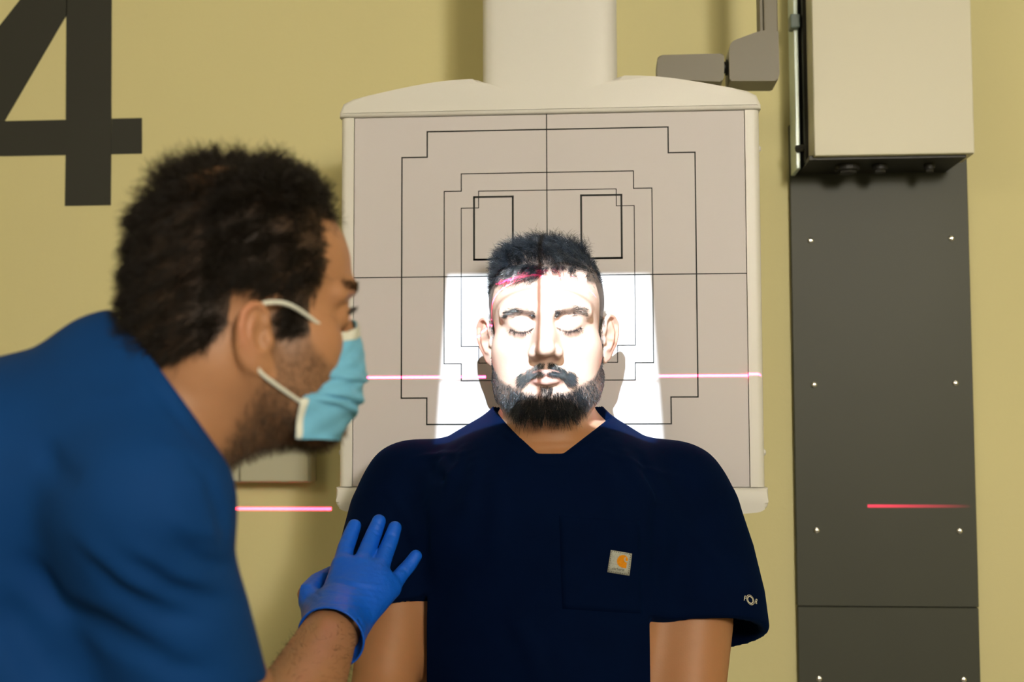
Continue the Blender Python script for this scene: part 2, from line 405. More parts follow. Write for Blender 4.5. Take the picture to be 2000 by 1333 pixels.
# ------------------------------------------------------------------ room
def struct(name, me, m):
    o = link(name, me, m); o['kind'] = 'structure'; return o
struct('wall_back', box((-2.6, YW, 0), (2.6, YW + 0.12, 2.75)), M['wall'])
struct('floor', box((-2.6, -2.2, -0.1), (2.6, YW + 0.12, 0)), M['floor'])
struct('ceiling', box((-2.6, -2.2, 2.75), (2.6, YW + 0.12, 2.85)), M['ceil'])
struct('wall_left', box((-2.72, -2.2, 0), (-2.6, YW + 0.12, 2.75)), M['wall'])
struct('wall_right', box((2.6, -2.2, 0), (2.72, YW + 0.12, 2.75)), M['wall'])

# numeral painted on the wall
Y4 = YW - 0.0015
o4 = [(219, -330), (219, 232), (277, 230.5), (277, 300), (217, 301.5), (216, 401), (126.5, 402.5), (128, 303), (-120, 309), (-120, 240), (130, -172)]
bm = bmesh.new()
def quad(pts, bmx, Y=Y4):
    vs = [bmx.verts.new(P(x, y, Y)) for x, y in pts]; bmx.faces.new(vs)
quad([(131, -330), (219, -330), (217, 301.5), (128, 303)], bm)
quad([(128, 303), (217, 301.5), (216, 401), (126.5, 402.5)], bm)
quad([(218, 231.8), (277, 230.5), (277, 300), (217.2, 301.5)], bm)
quad([(-150, 240), (128.6, 234), (128.2, 303), (-150, 308)], bm)
quad([(131, -118), (131, 27), (9, 236), (-150, 240)], bm)
me = bm_mesh('n', bm)
o = link('wall_numeral', me, M['numeral'])
o['label'] = 'large dark grey numeral 4 on the yellow wall above the technician'; o['category'] = 'number'
sd = o.modifiers.new('s', 'SOLIDIFY'); sd.thickness = 0.001; sd.offset = 1

# ---- wall box behind the technician
x0 = P(300, 900, YW - 0.05).x; x1 = P(606, 900, YW - 0.05).x; z0 = P(600, 944, YW - 0.05).z; z1 = P(600, 690, YW - 0.05).z
r = empty('wall_box', ((x0 + x1) / 2, YW, z0), 'pale two-door box on the wall beneath the technician\'s chin, left of the detector board', 'cabinet')
child('housing', box((x0, YW - 0.046, z0), (x1, YW, z1), 0.004), M['boxwhite'], r)
xs = P(468, 900, YW - 0.052).x
child('door', box((x0 + 0.002, YW - 0.054, z0 + 0.002), (xs - 0.0012, YW - 0.0465, z1 - 0.002), 0.003), M['boxwhite'], r)
child('door', box((xs + 0.0012, YW - 0.054, z0 + 0.002), (x1 - 0.002, YW - 0.0465, z1 - 0.002), 0.003), M['boxwhite'], r)

# ---- detector stand column
YC = YB + 0.075
xa = P(941, 80, YC).x; xb = P(1205, 80, YC).x; zb = 0.0; zt = 2.75
pts = []
for i in range(25):
    t = i / 24; x = xa + (xb - xa) * t; e = abs(2 * t - 1); pts.append((x, YC + 0.018 * (1 - math.sqrt(max(0, 1 - e ** 5)))))
bm = bmesh.new(); prof = pts + [(xb, YW), (xa, YW)]
lo = [bm.verts.new((x, y, zb)) for x, y in prof]; hi = [bm.verts.new((x, y, zt)) for x, y in prof]
bm.faces.new(lo); bm.faces.new(hi[::-1])
for i in range(len(prof)): bm.faces.new((lo[i], hi[i], hi[(i + 1) % len(prof)], lo[(i + 1) % len(prof)]))
o = link('stand_column', bm_mesh('c', bm), M['white'])
o['label'] = 'wide white column rising up the wall behind the detector board'; o['category'] = 'column'
for p_ in o.data.polygons: p_.use_smooth = len(p_.vertices) == 4
o.data.set_sharp_from_angle(angle=0.7)

# ---- detector board
bx0 = P(664, 600, YB).x; bx1 = P(1489, 600, YB).x
zc = (P(664, 232, YB).z + P(1486, 213, YB).z) / 2     # joint of the top cap
zk = P(1480, 952, YB).z
r = empty('detector_board', ((bx0 + bx1) / 2, YC, zk), 'white wall-mounted x-ray detector board printed with black guide rectangles', 'x-ray detector')
xcL = P(940, 160, YB).x; xcR = P(1203, 155, YB).x; zpk = (P(940, 156, YB).z + P(1203, 150, YB).z) / 2; zdip = P(1070, 187, YB).z
ztl = (P(668, 200, YB).z + P(1484, 181, YB).z) / 2
top = [(bx0 - 0.002, zc), (bx0 - 0.002, ztl - 0.018), (bx0 + 0.004, ztl - 0.004), (bx0 + 0.018, ztl + 0.003)]
for i in range(1, 9):
    t = i / 8; x = bx0 + 0.018 + (xcL - 0.012 - bx0 - 0.018) * t; top.append((x, ztl + 0.003 + (zpk - ztl - 0.003) * math.sin(t * math.pi / 2) ** 1.15))
for i in range(0, 17):
    t = i / 16; x = xcL - 0.004 + (xcR - xcL + 0.008) * t; top.append((x, zdip + (zpk - 0.001 - zdip) * abs(2 * t - 1) ** 2.0))
for i in range(8, 0, -1):
    t = i / 8; x = bx1 - 0.018 + (xcR + 0.012 - bx1 + 0.018) * t; top.append((x, ztl + 0.003 + (zpk - ztl - 0.003) * math.sin(t * math.pi / 2) ** 1.15))
top += [(bx1 - 0.018, ztl + 0.003), (bx1 - 0.004, ztl - 0.004), (bx1 + 0.002, ztl - 0.018), (bx1 + 0.002, zc)]
child('top_cap', prism(top, YB - 0.006, YC, 0.006, 4), M['white'], r, True).data.set_sharp_from_angle(angle=0.9)
xl = P(690, 600, YB).x; xr = P(1460, 600, YB).x
for a, b, q in ((bx0, xl, -1), (xr, bx1, 1)):
    bm = bmesh.new(); n = 8
    prof = [(b if q < 0 else a, YB + 0.004), (b if q < 0 else a, YB - 0.003)]
    edge = a if q < 0 else b
    for i in range(n + 1):
        t = i / n * math.pi / 2; prof.append((edge - q * 0.010 * (1 - math.sin(t)), YB - 0.003 + 0.012 * (1 - math.cos(t))))
    prof += [(edge, YC - 0.004), (b if q < 0 else a, YC - 0.004)]
    lo = [bm.verts.new((x, y, zk)) for x, y in prof]; hi = [bm.verts.new((x, y, zc - 0.0008)) for x, y in prof]
    bm.faces.new(lo); bm.faces.new(hi)
    for i in range(len(prof)): bm.faces.new((lo[i], hi[i], hi[(i + 1) % len(prof)], lo[(i + 1) % len(prof)]))
    rail = child('side_rail', bm_mesh('r', bm), M['white'], r, True); rail.data.set_sharp_from_angle(angle=0.6)
    for zz in ((P(1490, 285, YB).z, P(1497, 885, YB).z) if q > 0 else (P(660, 885, YB).z,)):
        child('rail_knob', cyl((edge - q * 0.002, YB + 0.02, zz), (edge + q * 0.004, YB + 0.02, zz), 0.005, 14, bevel=0.0015), M['white'], rail, True)
zbot = P(1070, 1004, YB).z
low = [(bx0 - 0.004, zk - 0.0008), (bx1 + 0.004, zk - 0.0008), (bx1 + 0.004, zk - 0.028), (bx1 - 0.008, zk - 0.036), (bx1 - 0.08, zbot - 0.003), (0.5 * (bx0 + bx1), zbot - 0.012), (bx0 + 0.08, zbot - 0.003), (bx0 + 0.008, zk - 0.036), (bx0 - 0.004, zk - 0.028)]
child('bottom_cap', prism(rounded(low, [0, 0, 0.008, 0.02, 0.05, 0.05, 0.05, 0.02, 0.008], 5), YB - 0.004, YC, 0.006, 4), M['white'], r, True).data.set_sharp_from_angle(angle=0.9)
pn = child('front_panel', box((xl + 0.0006, YB, zk), (xr - 0.0006, YC - 0.006, zc - 0.0008), 0.0006, 1), M['panel'], r)
def strip(a, b, w, bmx):
    ax_, az = a; bx_, bz = b; h = w / 2
    if abs(ax_ - bx_) > abs(az - bz): lo_, hi_ = (min(ax_, bx_) - h, az - h), (max(ax_, bx_) + h, az + h)
    else: lo_, hi_ = (ax_ - h, min(az, bz) - h), (ax_ + h, max(az, bz) + h)
    vs = [bmx.verts.new((x, YB - 0.0004, z)) for x, z in ((lo_[0], lo_[1]), (hi_[0], lo_[1]), (hi_[0], hi_[1]), (lo_[0], hi_[1]))]; bmx.faces.new(vs)
def X(px, py=550): return P(px, py, YB).x
def Z(py, px=1070): return P(px, py, YB).z
def stepped(xo, xi, zo, zi, w, bmx):
    """closed outline with a square step in each corner: xo/zo outer (min, max), xi/zi inner step"""
    p = [(xi[0], zo[1]), (xi[1], zo[1]), (xi[1], zi[1]), (xo[1], zi[1]), (xo[1], zi[0]), (xi[1], zi[0]), (xi[1], zo[0]), (xi[0], zo[0]), (xi[0], zi[0]), (xo[0], zi[0]), (xo[0], zi[1]), (xi[0], zi[1])]
    for i in range(12): strip(p[i], p[(i + 1) % 12], w, bmx)
bm = bmesh.new()
stepped((X(784.5), X(1360.5)), (X(834), X(1308)), (Z(829), Z(253)), (Z(777), Z(303)), 0.0020, bm)
stepped((X(867.5), X(1275)), (X(901), X(1239)), (Z(743.5), Z(337)), (Z(710), Z(371)), 0.0015, bm)
stepped((X(901), X(1240)), (X(935), X(1205)), (Z(709), Z(371.5)), (Z(676), Z(404.5)), 0.0013, bm)
for a, b in ((926, 1002), (1136, 1215)):
    p = [(X(a), Z(383)), (X(b), Z(383)), (X(b), Z(506)), (X(a), Z(506))]
    for i in range(4): strip(p[i], p[(i + 1) % 4], 0.0029, bm)
strip((X(1069), Z(222)), (X(1069), zk + 0.02), 0.0016, bm); strip((xl + 0.001, Z(538.7)), (xr - 0.001, Z(538.7)), 0.0016, bm)
strip((X(926), Z(506)), (X(1215), Z(506)), 0.0029, bm)
child('printed_guide_lines', bm_mesh('l', bm), M['line'], pn, label='black printed guide lines')

# ---- grey swing arm above the board
YA = YB + 0.10
r = empty('overhead_arm', P(1470, 70, YA), 'grey jointed arm hanging above the top right corner of the detector board', 'support arm')
g = [xz(*q, YA) for q in ((1283, 112), (1413, 109), (1413, 155), (1408, 164), (1283, 158))]
child('grip', prism(rounded(g, [0.008, 0.004, 0.003, 0.002, 0.003]), YA - 0.012, YA + 0.04, 0.003, both=True), M['armgrey'], r)
a = P(1411, 128, YA); b = P(1426, 128, YA)
child('pivot', join_meshes([cyl(a + Vector((0, .012, 0)), b + Vector((0, .012, 0)), 0.009, 20), cyl(a + Vector((.006, .012, 0)), b + Vector((-.001, .012, 0)), 0.0125, 20)]), M['dark'], r, True).data.set_sharp_from_angle(angle=0.7)
g = [xz(*q, YA) for q in ((1425, 90), (1432, 84), (1481, 66), (1518, 62), (1520, 150), (1516, 163), (1423, 163), (1422, 105))]
child('elbow_housing', prism(rounded(g, [0.004, 0.004, 0.006, 0.004, 0.004, 0.003, 0.003, 0.003]), YA - 0.014, YA + 0.045, 0.003, both=True), M['armgrey'], r)
a = P(1483, 70, YA); b = P(1518, 70, YA)
post = child('post', join_meshes([box((a.x, YA - 0.008, a.z - 0.01), (a.x + 0.005, YA + 0.03, 2.74), 0.001), box((a.x + 0.0058, YA - 0.011, a.z - 0.01), (b.x, YA + 0.034, 2.74), 0.002)]), M['armgrey'], r)

# ---- grey cover plate on the wall, right
YP = YW - 0.012
r = empty('wall_cover_plate', (P(1740, 1000, YP).x, YW, 0.0), 'tall dark grey metal cover plate on the wall right of the patient', 'cover plate')
xa = P(1549, 700, YP).x; xb = P(1899, 700, YP).x; zs = P(1740, 1186.5, YP).z; ztop = P(1740, 240, YP).z
up = child('upper_plate', box((xa, YP, zs + 0.0006), (xb, YW, ztop), 0.001, 1), M['steelgrey'], r)
dn = child('lower_plate', box((xa + 0.0004, YP + 0.0006, 0.02), (xb - 0.0004, YW, zs - 0.0006), 0.001, 1), M['steelgrey'], r)
def screw(px, py, par):
    c = P(px, py, YP); bm = bmesh.new(); bmesh.ops.create_icosphere(bm, subdivisions=3, radius=0.0052)
    for v in bm.verts: v.co.y = v.co.y * 0.62
    for v in bm.verts:
        if abs(v.co.x) < 0.0006 and v.co.y < -0.0015: v.co.y += 0.0012
    bmesh.ops.translate(bm, verts=bm.verts, vec=(c.x, YP - 0.0002, c.z))
    child('screw', bm_mesh('s', bm), M['screw'], par, True)
for q in ((1583, 470), (1858, 466), (1590, 752), (1866, 749), (1595, 1037), (1874, 1038)): screw(*q, up)
for q in ((1600, 1327), (1882, 1329)): screw(*q, dn)

# ---- cream electrical cabinet above it
YF = YW - 0.145
xf = P(1588, 150, YF).x; xf2 = P(1904, 295, YF).x; zf = P(1740, 302, YF).z
r = empty('wall_cabinet', ((xf + xf2) / 2, YW, zf), 'cream metal cabinet on the wall above the dark grey cover plate', 'cabinet')
child('cover', join_meshes([box((xf, YF, zf), (xf2, YF + 0.005, 2.70), 0.002), box((xf, YF + 0.005, zf), (xf + 0.004, YF + 0.075, 2.70)), box((xf2 - 0.004, YF + 0.005, zf), (xf2, YF + 0.075, 2.70)),
   box((xf + 0.004, YF + 0.005, zf), (xf2 - 0.004, YF + 0.05, zf + 0.003))]), M['cabinet'], r)
xe = P(1545, 200, YW - 0.03).x
child('back_tray', join_meshes([box((xe + 0.012, YF + 0.012, zf - 0.004), (xf2 - 0.010, YW - 0.012, zf + 0.003)), box((xe + 0.012, YF + 0.055, zf - 0.002), (xf2 - 0.008, YW - 0.0125, 2.70), 0.001)]), M['dark'], r)
fl = child('mounting_flange', box((xe, YW - 0.072, P(1550, 331, YW - 0.07).z), (xe + 0.0075, YW - 0.0122, 2.70), 0.0015), M['edge'], r)
c = P(1562, 287, YW - 0.09)
child('latch', cyl((c.x - 0.004, YW - 0.075, c.z), (c.x + 0.014, YW - 0.085, c.z), 0.006, 16, bevel=0.001), M['dark'], fl)
c = P(1550, 42, YW - 0.08)
child('hinge', box((c.x - 0.006, YW - 0.085, c.z - 0.012), (c.x + 0.01, YW - 0.06, c.z + 0.012), 0.002), M['bluegrey'], fl)
for px, rr_ in ((1655, 0.020), (1718, 0.013), (1815, 0.009)):
    c = P(px, 330, YF + 0.06); 
    cg = child('cable_gland', join_meshes([cyl((c.x, c.y, zf - 0.004), (c.x, c.y, zf - 0.013), rr_, 24, bevel=0.001), cyl((c.x, c.y, zf - 0.010), (c.x, c.y, zf - 0.018), rr_ * 0.75, 6)]), M['dark'], r)

# ------------------------------------------------------------------ people: shared forms
def frame(loc, yaw, pitch, roll):
    return np.array(Matrix.Translation(loc) @ Matrix.Rotation(yaw, 4, 'Z') @ Matrix.Rotation(roll, 4, 'Y') @ Matrix.Rotation(pitch, 4, 'X'))
def head_forms(s, T, closed=True, ear_angle=32, sc_=1.0, ear_z=-.009, nose=1.0, ear_s=1.0, jz=0.0, cz=0.0):
    """a head in its own frame: face towards -y, +x to the viewer's right, eyes at z = 0 (metres)"""
    s.frame(np.array(T) @ np.diag([sc_, sc_, sc_, 1]))
    s.ell((0, .006, .042 + cz), (.0745, .090, .076), .01)
    s.ell((0, -.036, .040), (.062, .053, .052), .015)
    s.ell((0, .050, .004), (.056, .046, .058), .02)
    s.ell((0, -.026, -.022), (.0655, .056, .066), .02)
    s.ell2((.044, -.044, -.024), (.022, .028, .022), .016)
    s.ell2((.044, -.030, -.050), (.0215, .036, .036), .016)
    s.tube([(.056, .004, -.056 + jz * .5), (.047, -.034, -.083 + jz), (.019, -.068, -.099 + jz)], [.0145, .0165, .017], .02, mirror=True)
    s.ell((0, -.075, -.099 + jz), (.023, .0175, .0155), .015)
    s.ell((0, -.03, -.070 + jz), (.052, .052, .036), .02)
    s.ell((0, -.060, -.060), (.034, .0285, .030), .015)
    s.tube([(.010, -.083, .019), (.030, -.082, .026), (.050, -.066, .018)], [.006, .0075, .006], .014, mirror=True)
    # sockets, eyeball mound, lids
    s.ell2((.0287, -.0985, .001), (.019, .0205, .0125), .015, 'S')
    if closed: s.ell2((.0287, -.0690, .002), (.0160, .0145, .0140), .008)
    else: s.ell2((.0287, -.0715, .002), (.0165, .0145, .0135), .007)
    s.ell2((.0135, -.0950, .004), (.0065, .0138, .0085), .006, 'S')
    # nose
    nz = nose
    s.ell((0, -.083, -.020), (.016, .020, .024), .012)
    s.tube([(0, -.087, .012), (0, -.097 * nz - .0873 * (1 - nz), -.008), (0, -.108 * nz - .087 * (1 - nz), -.025)], [.0062, .0072, .0092], .012)
    s.ell((0, -.1085 * nz - .087 * (1 - nz), -.0305), (.0115, .0105, .0092), .006)
    s.ell2((.0145, -.0930, -.0340), (.0072, .0112, .0074), .008)
    s.ridge([(.0085, -.106, -.0255), (.0215, -.094, -.0255)], .0022, -.0005, True)
    s.ridge([(.0240, -.092, -.030), (.0250, -.088, -.040), (.0190, -.090, -.0435)], .0025, -.0008, True)
    s.ell2((.0082, -.1025, -.0415), (.0044, .0068, .0038), .002, 'S')
    s.ridge([(0, -.098, -.0445), (0, -.096, -.0545)], .0035, -.0009)
    s.ridge([(.027, -.088, -.036), (.036, -.078, -.054)], .006, -.0012, True)
    # lips
    s.tube([(-.0245, -.0800, -.0630), (-.013, -.0895, -.0595), (-.0045, -.0938, -.0573), (0, -.0932, -.0583), (.0045, -.0938, -.0573), (.013, -.0895, -.0595), (.0245, -.0800, -.0630)], [.0012, .0034, .0042, .0040, .0042, .0034, .0012], .003)
    s.tube([(-.0225, -.0810, -.0645), (-.011, -.0895, -.0677), (0, -.0918, -.0690), (.011, -.0895, -.0677), (.0225, -.0810, -.0645)], [.0012, .0042, .0054, .0042, .0012], .003)
    s.ridge([(-.027, -.079, -.0630), (-.013, -.093, -.0627), (0, -.098, -.0635), (.013, -.093, -.0627), (.027, -.079, -.0630)], .0013, -.0022)
    s.ridge([(-.014, -.088, -.0790), (0, -.090, -.0795), (.014, -.088, -.0790)], .005, -.0018)
    if closed:
        s.ridge([(0.0137, -.0765, -.0015), (0.0207, -.0830, -.0055), (0.0287, -.0850, -.0068), (0.0367, -.0815, -.0055), (0.0437, -.0735, -.0010)], .0012, -.0024, True)
        s.ridge([(0.0157, -.0800, .0090), (0.0232, -.0840, .0125), (0.0322, -.0840, .0130), (0.0422, -.0765, .0090)], .0013, -.0020, True)
        s.ridge([(0.0172, -.083, -.0130), (0.0272, -.086, -.0165), (0.0372, -.082, -.0150)], .003, -.0004, True)
    else:
        s.ell2((0.0302, -.0880, .002), (.0145, .0095, .0046), .002, 'S')
    # ears, each in its own plane: u backwards, v up, n outwards
    a = math.radians(ear_angle)
    for sx in (-1, 1):
        o = np.array([sx * .0705, .004, ear_z]); u = np.array([sx * math.sin(a), math.cos(a), -.10]); n = np.array([sx * math.cos(a), -math.sin(a), 0.0]); w = np.array([0, -.06, 1.0])
        u /= np.linalg.norm(u); w = w - u * (w @ u); w /= np.linalg.norm(w)
        q = lambda uu, vv, nn=0.0: tuple(o + (u * uu + w * vv) * ear_s + n * nn)
        R = np.stack([u, w, n], 1)
        s.ell(q(.011, .002, .001), (.0155, .027, .0036), .004, rot=R)
        s.ell(q(.009, .012, .000), (.0145, .0185, .0030), .004, rot=R)
        s.ell(q(.006, -.022, .001), (.0085, .0105, .0034), .004, rot=R)
        s.tube([q(.003, .004, .002), q(-.001, .014, .004), (q(-.001, .024, .004)), q(.006, .0315, .004), q(.016, .0315, .004), q(.0245, .024, .004), q(.0275, .010, .0035), q(.0245, -.004, .003), q(.0175, -.015, .002), q(.012, -.024, .002)], [.0022, .0026, .0028, .0030, .0030, .0030, .0028, .0026, .0024, .003], .0022)
        s.tube([q(.012, .022, .003), q(.017, .012, .0045), q(.0165, 0, .0045), q(.011, -.0115, .004), q(.004, -.014, .004)], [.0018, .0022, .0024, .0024, .0022], .003)
        s.ell(q(.007, .0015, .0085), (.0075, .0115, .0072), .003, 'S', rot=R)
        s.tube([q(.000, .000, .006), q(-.001, .001, -.0005)], [.0026, .0022], .0015, 'S')
        s.ell(q(-.003, -.003, .004), (.0045, .0065, .0035), .003, rot=R)
    s.frame(I4)

def skin_colours(lv, n, base, o, beard, scalp, lips=True, closed=True, sc_col=(.03, .022, .017)):
    """colours of the skin, with painted lid-crease shade, by place on the head (lv) or elsewhere (o = mask of body beyond the head)"""
    c = np.tile(np.array(base), (len(lv), 1)); x, y, z = lv.T
    def mix(m, col, k=1.0):
        nonlocal c; m = np.clip(m, 0, 1)[:, None] * k; c = c * (1 - m) + np.array(col) * m
    hd = ~o
    if lips:
        m = sst(.0235, .017, np.abs(x)) * sst(.0115, .0075, np.abs(z + .0635)) * (y < -.082) * hd
        mix(m, (.48, .24, .22), .65)
    ear = (np.abs(x) > .0755) & (np.abs(z + .01) < .045) & (y < .04) & hd
    mix(ear * sst(.076, .084, np.abs(x)), (.55, .20, .13), .45)
    mix(np.exp(-((np.abs(x) - .040) ** 2 + (y + .075) ** 2 * .3 + (z + .03) ** 2) / .018 ** 2) * hd, (base[0], base[1] * .72, base[2] * .7), .35)
    u = np.abs(x)
    if closed: mix(((u > .0137) & (u < .0437)) * sst(.0016, .0006, np.abs(z - (-.0066 + 24 * (u - .0287) ** 2))) * (y < -.06) * hd, (.05, .03, .025), .85)  # dark lash line, doubling as painted shade in the closed lid crease
    mix(((u > .012) & (u < .052)) * sst(.0046, .0025, np.abs(z - (.0150 + .0036 * np.sin(np.clip((u - .012) / .044, 0, 1) * 2.2) - .008 * np.clip((u - .040) / .02, 0, 1) ** 2))) * (y < -.04) * hd, (.10, .065, .05), .45)
    mix(scalp * hd, sc_col, .93); mix(beard * hd, (.05, .035, .027), .85)
    return c

def gon(x): return np.abs(x)

def loose_hand(s, w, d, side):
    """a relaxed hand at the wrist w: palm, four curled fingers, thumb on the side"""
    b = Vector((0, -.25, -.45)); d = Vector(d).normalized(); side = (Vector(side) - d * Vector(side).dot(d)).normalized()
    for i, (L, r_) in enumerate(((.068, .0088), (.078, .0092), (.072, .0088), (.058, .0080))):
        k = w + d * .082 + side * (.030 - i * .0205); k.z -= .004 * (i == 3)
        s.tube([w + side * (.012 - i * .008), k], [.021, .013], .02)
        s.tube([k, k + d * L * .45 + b * .008, k + d * L * .75 + b * .035, k + d * L * .92 + b * .070], [r_ + .0015, r_, r_ - .0005, r_ - .0015], .004)
    s.tube([w + side * .016 + d * .012, w + side * .046 + d * .040 + b * .02, w + side * .054 + d * .070 + b * .05, w + side * .050 + d * .092 + b * .07], [.018, .0135, .0105, .0090], .008)

def onto(bvh, pts_px, off):
    """points of the surface seen at these pixels, lifted off by off metres"""
    o = Vector((0, 0, CZ)); out = []
    for x, y in pts_px:
        d = (P(x, y, 1.0) - o).normalized(); hit = bvh.ray_cast(o, d)
        loc = hit[0] if hit[0] is not None else P(x, y, 1.6)
        out.append(loc - d * off)
    return out
def folds(s, lst, gain=1.0):
    """press folds into the cloth along lines that follow its surface"""
    v, f = s.mesh(1); bv = BVHTree.FromPolygons([tuple(q_) for q_ in v], [tuple(int(i) for i in g_) for g_ in f])
    for px, w, amp in lst:
        d = []
        for (x0_, y0_), (x1_, y1_) in zip(px[:-1], px[1:]):
            n_ = max(2, int(math.hypot(x1_ - x0_, y1_ - y0_) / 14)); d += [(x0_ + (x1_ - x0_) * i / n_, y0_ + (y1_ - y0_) * i / n_) for i in range(n_)]
        d.append(px[-1]); pt = onto(bv, d, 0.0)
        for i in range(len(pt) - 1):
            t = (i + .5) / (len(pt) - 1); taper = min(1, 3.5 * t, 3.5 * (1 - t)) if len(pt) > 4 else 1
            s.bump_pts.append((np.array(pt[i]), np.array(pt[i + 1]), w, amp * gain * taper))
        s.flush_bumps()

# ------------------------------------------------------------------ the patient
HP = P(1068, 643, 1.62); HP = Vector((P(1069, 646, 1.705).x, 1.697, HP.z))
TP = frame(HP, math.radians(1.0), math.radians(-1.5), math.radians(-1.0)) @ np.diag([1.08, 1.03, 1.06, 1])
SY = 1.715   # shoulders
def patient_torso(s, cloth=False):
    nb = np.array(HP) + (0, .018, -.055)
    s.tube([nb, (HP.x, 1.718, HP.z - .150), (HP.x, 1.718, HP.z - .215)], [.056, .0585, .064], .02)
    A = lambda x, y, Y: np.array(P(x, y, Y))
    # shoulder slope, trapezius
    for sx, e1, e2 in ((-1, A(905, 893, 1.738), A(795, 945, 1.728)), (1, A(1225, 893, 1.738), A(1335, 950, 1.728))):
        s.tube([A(1070 + sx * 45, 850, 1.735), e1 - np.array((0, 0, .012)), e2 - np.array((0, 0, .012))], [.045, .038, .050], .035)
    s.ell(A(1072, 1010, 1.672), (.185, .092, .125), .05)
    s.ell(A(1072, 1200, 1.668), (.172, .100, .20), .06)
    s.ell(A(1072, 1420, 1.662), (.165, .105, .20), .06)
    s.ell(A(985, 1035, 1.63), (.085, .055, .065), .05); s.ell(A(1160, 1035, 1.63), (.085, .055, .065), .05)
AR = [(P(790, 975, 1.70), .046), (P(762, 1090, 1.660), .046), (P(768, 1215, 1.625), .0440), (P(748, 1345, 1.58), .041), (P(742, 1400, 1.56), .040)]
AL = [(P(1338, 975, 1.70), .046), (P(1354, 1090, 1.68), .050), (P(1352, 1215, 1.655), .0535), (P(1343, 1345, 1.63), .049), (P(1342, 1440, 1.62), .043)]
ax = axis([(HP.x - .36, .005), (HP.x - .112, .00155), (HP.x + .112, .005), (HP.x + .37, None)])
ay = axis([(1.34, .005), (1.575, .0016), (1.83, .005), (1.84, None)])
az = axis([(0.78, .005), (1.0, .006), (HP.z - .19, .003), (HP.z - .135, .00155), (HP.z + .135, None)])
s = Solid(ax, ay, az)
head_forms(s, TP, True, 36)
patient_torso(s)
for A in (AR, AL): s.tube([p for p, r_ in A], [r_ for p, r_ in A], .03)
# forearms, folded inwards below the frame, ending in loosely curled hands on the belly
FA = {}
for sx, A in ((-1, AR), (1, AL)):
    e = A[-1][0]; w = Vector((HP.x + sx * .17, 1.50, e.z - .17))
    s.tube([e, e.lerp(w, .4), w], [.041, .038, .027], .02)
    loose_hand(s, w, (w - e).normalized(), Vector((sx, 0, 0)))
    FA[sx] = (e, w)
pv, pf = s.mesh(2)
pn_ = normals(pv, pf); lv = local(TP, pv)
def P_scalp(l, n):
    x, y, z = l.T; ax_ = np.abs(x)
    front = .073 - 60 * np.clip(ax_ - .0, 0, .1) ** 2 * 0.6 + .004 * np.sin(x * 220)      # hairline height on the forehead
    line = np.where(y < -.045, np.where(ax_ < .052, .070, .056), np.where(y < -.012, .050 - (y + .045) / .033 * .064, np.where(y < .030, -.014 + .040 * sst(-.012, .012, y) * sst(.04, .03, y), -.030 - .55 * np.clip(y - .03, 0, .05))))
    front2 = .070 + 0 * x
    line = np.where(y < -.050, np.where(ax_ < .052, front2 - .010 * sst(.02, .0, x * -1) * 0, .056), line)
    m = sst(-.004, .005, z - line)
    earmask = (ax_ > .0745) & (z < .024) & (y < .045) & (z > -.05)
    return m * (~earmask) * (y < .080) * (z > -.075)
def P_beard(l, n):
    x, y, z = l.T; ax_ = np.abs(x)
    # side beard edge: from sideburn forward and down to the mouth corners
    edge = np.where(y > -.020, .02, np.interp(-y, [.020, .040, .055, .070, .080, .100], [.004, -.038, -.060, -.072, -.080, -.083]))
    chin = sst(.003, -.005, z - edge)
    jaw = chin * sst(.010, .0, y - .006) * sst(-.148, -.128, z + .25 * np.clip(y + .06, 0, 1) )
    under = sst(-.116, -.108, z - .50 * np.clip(y + .08, 0, .1))
    mouth = (z > -.0800) & (ax_ < .027 + 0) & (y < -.075)
    soul = (ax_ < .0085) & (z < -.0745) & (z > -.10)
    m = jaw * under * (~mouth | soul)
    earm = (ax_ > .0715) & (z > -.062) & (y > -.016)
    return np.maximum(np.clip(m, 0, 1), .9 * (ax_ < .0075) * (z < -.0745) * (z > -.088) * (y < -.07)) * (~earm)
def P_must(l, n):
    x, y, z = l.T; ax_ = np.abs(x)
    top = -.0450 - .55 * np.clip(ax_ - .008, 0, 1) - 9 * np.clip(ax_ - .022, 0, 1); low = -.0588 - .10 * ax_ - .75 * np.clip(ax_ - .014, 0, 1)
    m = sst(.0012, -.0018, z - top) * sst(-.0015, .0015, z - low) * (ax_ < .0335)
    tip = sst(.0075, .004, np.hypot((ax_ - .0285), (z + .0645) * .70))
    gap = 1 - .85 * sst(.0030, .0010, ax_)
    return np.clip(np.maximum(m, tip), 0, 1) * (y < -.066) * gap
far = (lv[:, 2] < -.16) | (np.abs(lv[:, 0]) > .10)
cols = skin_colours(lv, pn_, (.60, .41, .34), far, np.clip(P_beard(lv, 0) * .8 + P_must(lv, 0) * .7, 0, 1), P_scalp(lv, 0) * .95)  # face tone painted pale and pinkish, as overexposed by the collimator beam
